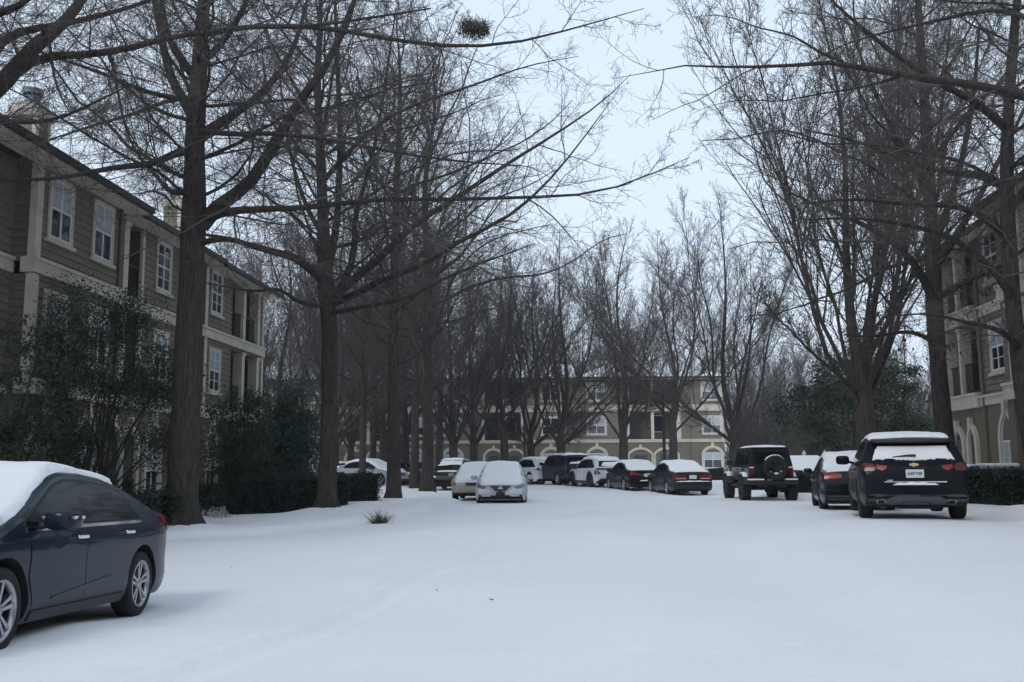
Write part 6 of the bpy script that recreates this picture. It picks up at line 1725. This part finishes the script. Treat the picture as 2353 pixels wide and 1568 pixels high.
def jeep():
    pn = mat('satin_black_paint', (.005, .007, .011), .35, .0, .2, .35)
    top = mat('black_hardtop', (.007, .008, .011), .5, spec=.25)
    psi = 1.5; p, h = place(1773, 1150, 33.8, psi); r = math.radians(psi); p.x += math.sin(r) * 1.55 - .07; p.y += math.cos(r) * 1.55; p.z = g1(p.x, p.y) - .02
    t = thing('parked_off_roader', 'black lifted off-roader with a spare wheel on its tail, right of the grey-green sedan', 'car', p, h, 'parked cars under snow')
    m = MB()
    m.bbox(-1.95, .95, -.78, .78, .72, 1.22, .05)                 # tub
    m.hexa([(.95, -.76, .72), (2.1, -.62, .72), (2.1, .62, .72), (.95, .76, .72), (.95, -.72, 1.24), (2.1, -.56, 1.16), (2.1, .56, 1.16), (.95, .72, 1.24)])   # bonnet
    m.cur = 1; m.box(-1.9, 2.0, -.55, .55, .52, .74)
    m.build('body', [pn, UNDER], t)
    m = MB(); W0, W1 = .76, .64; z0, z1 = 1.222, 1.83
    m.hexa([(-1.95, -W0, z0), (.78, -W0, z0), (.78, W0, z0), (-1.95, W0, z0), (-1.86, -W1, z1), (.42, -W1, z1), (.42, W1, z1), (-1.86, W1, z1)])
    m.bbox(-1.9, .46, -W1 - .02, W1 + .02, z1, z1 + .06, .025)
    m.build('hardtop', top, t)
    def sidep(x, z, sg, o=.006):
        q = (z - z0) / (z1 - z0); return (x, sg * (W0 + (W1 - W0) * q + o), z)
    for sg in (1, -1):
        for (a, b, a2, b2) in ((-1.82, -1.08, -1.76, -1.08), (-1.0, -.28, -1.0, -.28), (-.18, .60, -.18, .38)):
            m = MB(); ps = [(a, 1.28), (b, 1.28), (b2, 1.72), (a2, 1.72)]
            m.add([sidep(x, z, sg, .008) for x, z in ps] + [sidep(x, z, sg, -.01) for x, z in ps], [(0, 1, 2, 3), (4, 5, 6, 7), (0, 1, 5, 4), (1, 2, 6, 5), (2, 3, 7, 6), (3, 0, 4, 7)])
            m.build('side_window', CGLASS, t)
        for (a, b) in ((-1.02, -.24), (-.22, .72)):
            m = MB(); y = sg * .782; m.bbox(a, b, min(y, y + sg * .02), max(y, y + sg * .02), .76, 1.2, .012); d = m.build('door', pn, t)
            m = MB(); m.bbox(a + .06, a + .22, min(y + sg * .02, y + sg * .06), max(y + sg * .02, y + sg * .06), 1.08, 1.12, .01); m.build('handle', TRIMB, d)
        for xa in (1.42, -1.35):
            m = MB(); y = sg * .62; R = .56; A = [math.radians(20 + 140 * i / 9) for i in range(10)]
            pr = [(xa + R * 1.05 * math.cos(a), .42 + R * math.sin(a) * (.98 if .5 < a < 2.6 else .95)) for a in A]
            outr = pr; inr = [(xa + (x - xa) * .93, .42 + (z - .42) * .93) for x, z in pr]
            m.prism(outr + inr[::-1], lambda u, w_, d: (u, d, w_), sg * .60, sg * .96); f = m.build('fender', TRIMB, t)
            m = MB(); m.smooth = True
            sn = [(x, z + .005) for x, z in pr[2:8]]; m.prism(sn + [(x, z + .05 * (1 if 0 < i < 5 else .2)) for i, (x, z) in enumerate(sn)][::-1], lambda u, w_, d: (u, d, w_), sg * .70, sg * .94); m.build('fender_snow', SNOW, t)
        m = MB(); y = sg * .98
        m.bbox(.60, .72, min(sg * .80, sg * 1.02), max(sg * .80, sg * 1.02), 1.26, 1.46, .03); m.tube([(.62, sg * .72, 1.28), (.66, sg * .9, 1.30)], .03, 6); m.build('mirror', TRIMB, t)
        m = MB(); m.bbox(-1.99, -1.94, min(sg * .60, sg * .76), max(sg * .60, sg * .76), .92, 1.16, .015); m.build('tail_lamp', REDD, t)
        m = MB(); m.smooth = True; m.bbox(-2.0, -1.93, min(sg * .60, sg * .77), max(sg * .60, sg * .77), 1.162, 1.20, .015); m.build('lamp_snow', SNOW, t)
        m = MB(); m.bbox(-.85, .85, min(sg * .72, sg * .86), max(sg * .72, sg * .86), .50, .57, .02); m.build('side_step', TRIMB, t)
    m = MB(); m.add([(-1.945, -.56, 1.30), (-1.945, .56, 1.30), (-1.885, .53, 1.72), (-1.885, -.53, 1.72), (-1.90, -.56, 1.30), (-1.90, .56, 1.30), (-1.84, .53, 1.72), (-1.84, -.53, 1.72)], [(0, 1, 2, 3), (7, 6, 5, 4), (0, 4, 5, 1), (1, 5, 6, 2), (2, 6, 7, 3), (3, 7, 4, 0)])
    m.build('rear_window', CGLASS, t)
    m = MB(); m.bbox(-1.975, -1.945, -.60, .58, .78, 1.25, .012); m.build('tailgate', pn, t)
    m = MB(); m.bbox(-2.16, -1.96, -.90, .90, .58, .74, .03); m.bbox(-2.10, -1.96, -.5, -.16, .50, .565, .02); m.bbox(-2.10, -1.96, .16, .5, .50, .565, .02); m.build('bumper', TRIMB, t)
    for a, b in ((-.88, -.42), (-.1, .18), (.28, .86)):
        m = MB(); m.smooth = True; m.bbox(-2.15, -1.98, a, b, .735, .79 if b - a > .3 else .76, .025); m.build('snow_ledge', SNOW, t)
    m = MB(); m.bbox(2.1, 2.35, -.85, .85, .60, .76, .03); m.build('bumper', TRIMB, t)
    m = MB(); m.smooth = True
    # roof snow: a soft slab
    bm = bmesh.new(); bmesh.ops.create_grid(bm, x_segments=16, y_segments=12, size=1)
    for v in bm.verts:
        x, y = v.co.x, v.co.y; e = max(abs(x), abs(y)) ** 6; v.co = Vector((-.72 + x * 1.16, y * (W1 + .01), z1 + .055 + .085 * (1 - e) ** .5 + .008 * math.sin(x * 9 + y * 4) - .03 * abs(y) ** 3))
    bm.verts.index_update(); m.add([v.co[:] for v in bm.verts], [[v.index for v in f.verts] for f in bm.faces]); bm.free(); m.build('roof_snow', SNOW, t)
    m = MB(); m.smooth = True; m.hexa([(1.0, -.66, 1.235), (2.0, -.52, 1.165), (2.0, .52, 1.165), (1.0, .66, 1.235), (1.05, -.60, 1.31), (1.95, -.46, 1.24), (1.95, .46, 1.24), (1.05, .60, 1.31)]); m.build('bonnet_snow', SNOW, t)
    # wheels
    R, w_ = .43, .15; proto = None
    def wheel(loc, rot, par, name='wheel'):
        nonlocal proto
        e = child_empty(name, par, loc, rot)
        if proto is None:
            m = MB(); m.smooth = True; m.lathe([(.24, -w_ * .8), (.26, -w_), (R - .06, -w_ * 1.02), (R - .015, -w_ * .9), (R, -w_ * .6), (R, w_ * .6), (R - .015, w_ * .9), (R - .06, w_ * 1.02), (.26, w_), (.24, w_ * .8), (.22, 0)], 40, 'y')
            m.smooth = False
            for k in range(28):
                a = 2 * PI * k / 28; c, s_ = math.cos(a), math.sin(a)
                for y0, y1, da in ((-w_ * .98, -.05, 0), (.05, w_ * .98, .11), (-.04, .04, .055)):
                    pts = [((R - .02) * math.cos(a + da + q), y, (R - .02) * math.sin(a + da + q)) for y in (y0, y1) for q in (-.04, .04)]
                    po = [((R + .014) * math.cos(a + da + q), y, (R + .014) * math.sin(a + da + q)) for y in (y0, y1) for q in (-.04, .04)]
                    m.hexa([pts[0], pts[1], pts[3], pts[2], po[0], po[1], po[3], po[2]])
            ty = m.build('tyre', TYRE, e)
            m = MB(); m.smooth = True; m.lathe([(.25, w_ * .9), (.235, w_ * .95), (.22, w_ * .5), (.2, w_ * .35), (.0, w_ * .35)], 30, 'y'); m.smooth = False
            for k in range(5):
                a = 2 * PI * k / 5 + .3
                q = lambda rr, da, y: (rr * math.cos(a + da), y, rr * math.sin(a + da))
                m.hexa([q(.05, -.5, w_ * .4), q(.235, -.2, w_ * .4), q(.235, .2, w_ * .4), q(.05, .5, w_ * .4), q(.05, -.5, w_ * .85), q(.235, -.2, w_ * .9), q(.235, .2, w_ * .9), q(.05, .5, w_ * .85)])
            m.lathe([(.08, w_ * .5), (.08, w_ * .95), (0, w_)], 16, 'y')
            rm = m.build('rim', RIMD, e); proto = (ty, rm)
        else:
            for o in proto:
                c = o.copy(); c.parent = e; COL.objects.link(c)
        return e
    for xa in (1.42, -1.35):
        for sg in (1, -1): wheel((xa, sg * .82, R), (0, 0, 0 if sg > 0 else PI), t)
    sp = wheel((-2.12, -.10, 1.16), (0, 0, PI / 2), t, 'spare_wheel')
    m = MB(); m.smooth = True
    A = [math.radians(38 + 104 * i / 14) for i in range(15)]
    rows = []
    for a in A:
        e = math.sin(PI * (A.index(a)) / 14) ** .5
        rows.append([(math.cos(a) * rr, y, math.sin(a) * rr) for rr, y in ((R - .005, -.10), (R + .012 + .022 * e, -.06), (R + .012 + .026 * e, .05), (R - .005, .10))])
    vs = [q for r_ in rows for q in r_]; fs = [(i * 4 + j, i * 4 + (j + 1) % 4, (i + 1) * 4 + (j + 1) % 4, (i + 1) * 4 + j) for i in range(14) for j in range(4)] + [(0, 1, 2, 3), (59, 58, 57, 56)]
    m.add(vs, fs)
    A2 = [math.radians(205 + 130 * i / 12) for i in range(13)]
    rows = [[(math.cos(a) * rr, y, math.sin(a) * rr) for rr, y in ((.225, .05), (.225, .13), (.225 - .07 * math.sin(PI * i / 12) - .005, .10), (.225 - .07 * math.sin(PI * i / 12) - .005, .05))] for i, a in enumerate(A2)]
    vs = [q for r_ in rows for q in r_]; fs = [(i * 4 + j, i * 4 + (j + 1) % 4, (i + 1) * 4 + (j + 1) % 4, (i + 1) * 4 + j) for i in range(12) for j in range(4)]
    m.add(vs, fs); m.build('snow', SNOW, sp)
    m = MB(); m.tube([(-1.96, -.1, 1.16), (-2.1, -.1, 1.16)], .09, 10); m.build('spare_wheel_mount', TRIMB, t)
    # axles and springs
    m = MB()
    for xa in (1.42, -1.35):
        m.tube([(xa, -.75, R), (xa, .75, R)], .05, 8); m.bbox(xa - .12, xa + .12, -.16, .10, R - .13, R + .12, .04)
        for sg in (1, -1): m.tube([(xa - .1, sg * .5, R), (xa + .0, sg * .5, .74)], .045, 8)
    m.tube([(-1.9, -.3, .42), (-1.3, -.32, .46)], .05, 8); m.build('axles', UNDER, t)

car_near(); car_blazer(); car_sentra(); car_beige(); car_darkhatch(); cars_row(); jeep()


# ------------------------------------------------------------------ winter air
def haze():
    m = bpy.data.materials.new('winter_haze'); m.use_nodes = True; n = m.node_tree.nodes; n.clear()
    o = n.new('ShaderNodeOutputMaterial'); v = n.new('ShaderNodeVolumePrincipled')
    v.inputs['Color'].default_value = (.93, .95, 1, 1); v.inputs['Density'].default_value = .0007; v.inputs['Anisotropy'].default_value = .2
    m.node_tree.links.new(v.outputs[0], o.inputs['Volume'])
    b = MB(); b.box(-110, 110, -60, 140, -1.6, 27.5); h = b.build('haze', m); tag(h, kind='stuff')
haze()
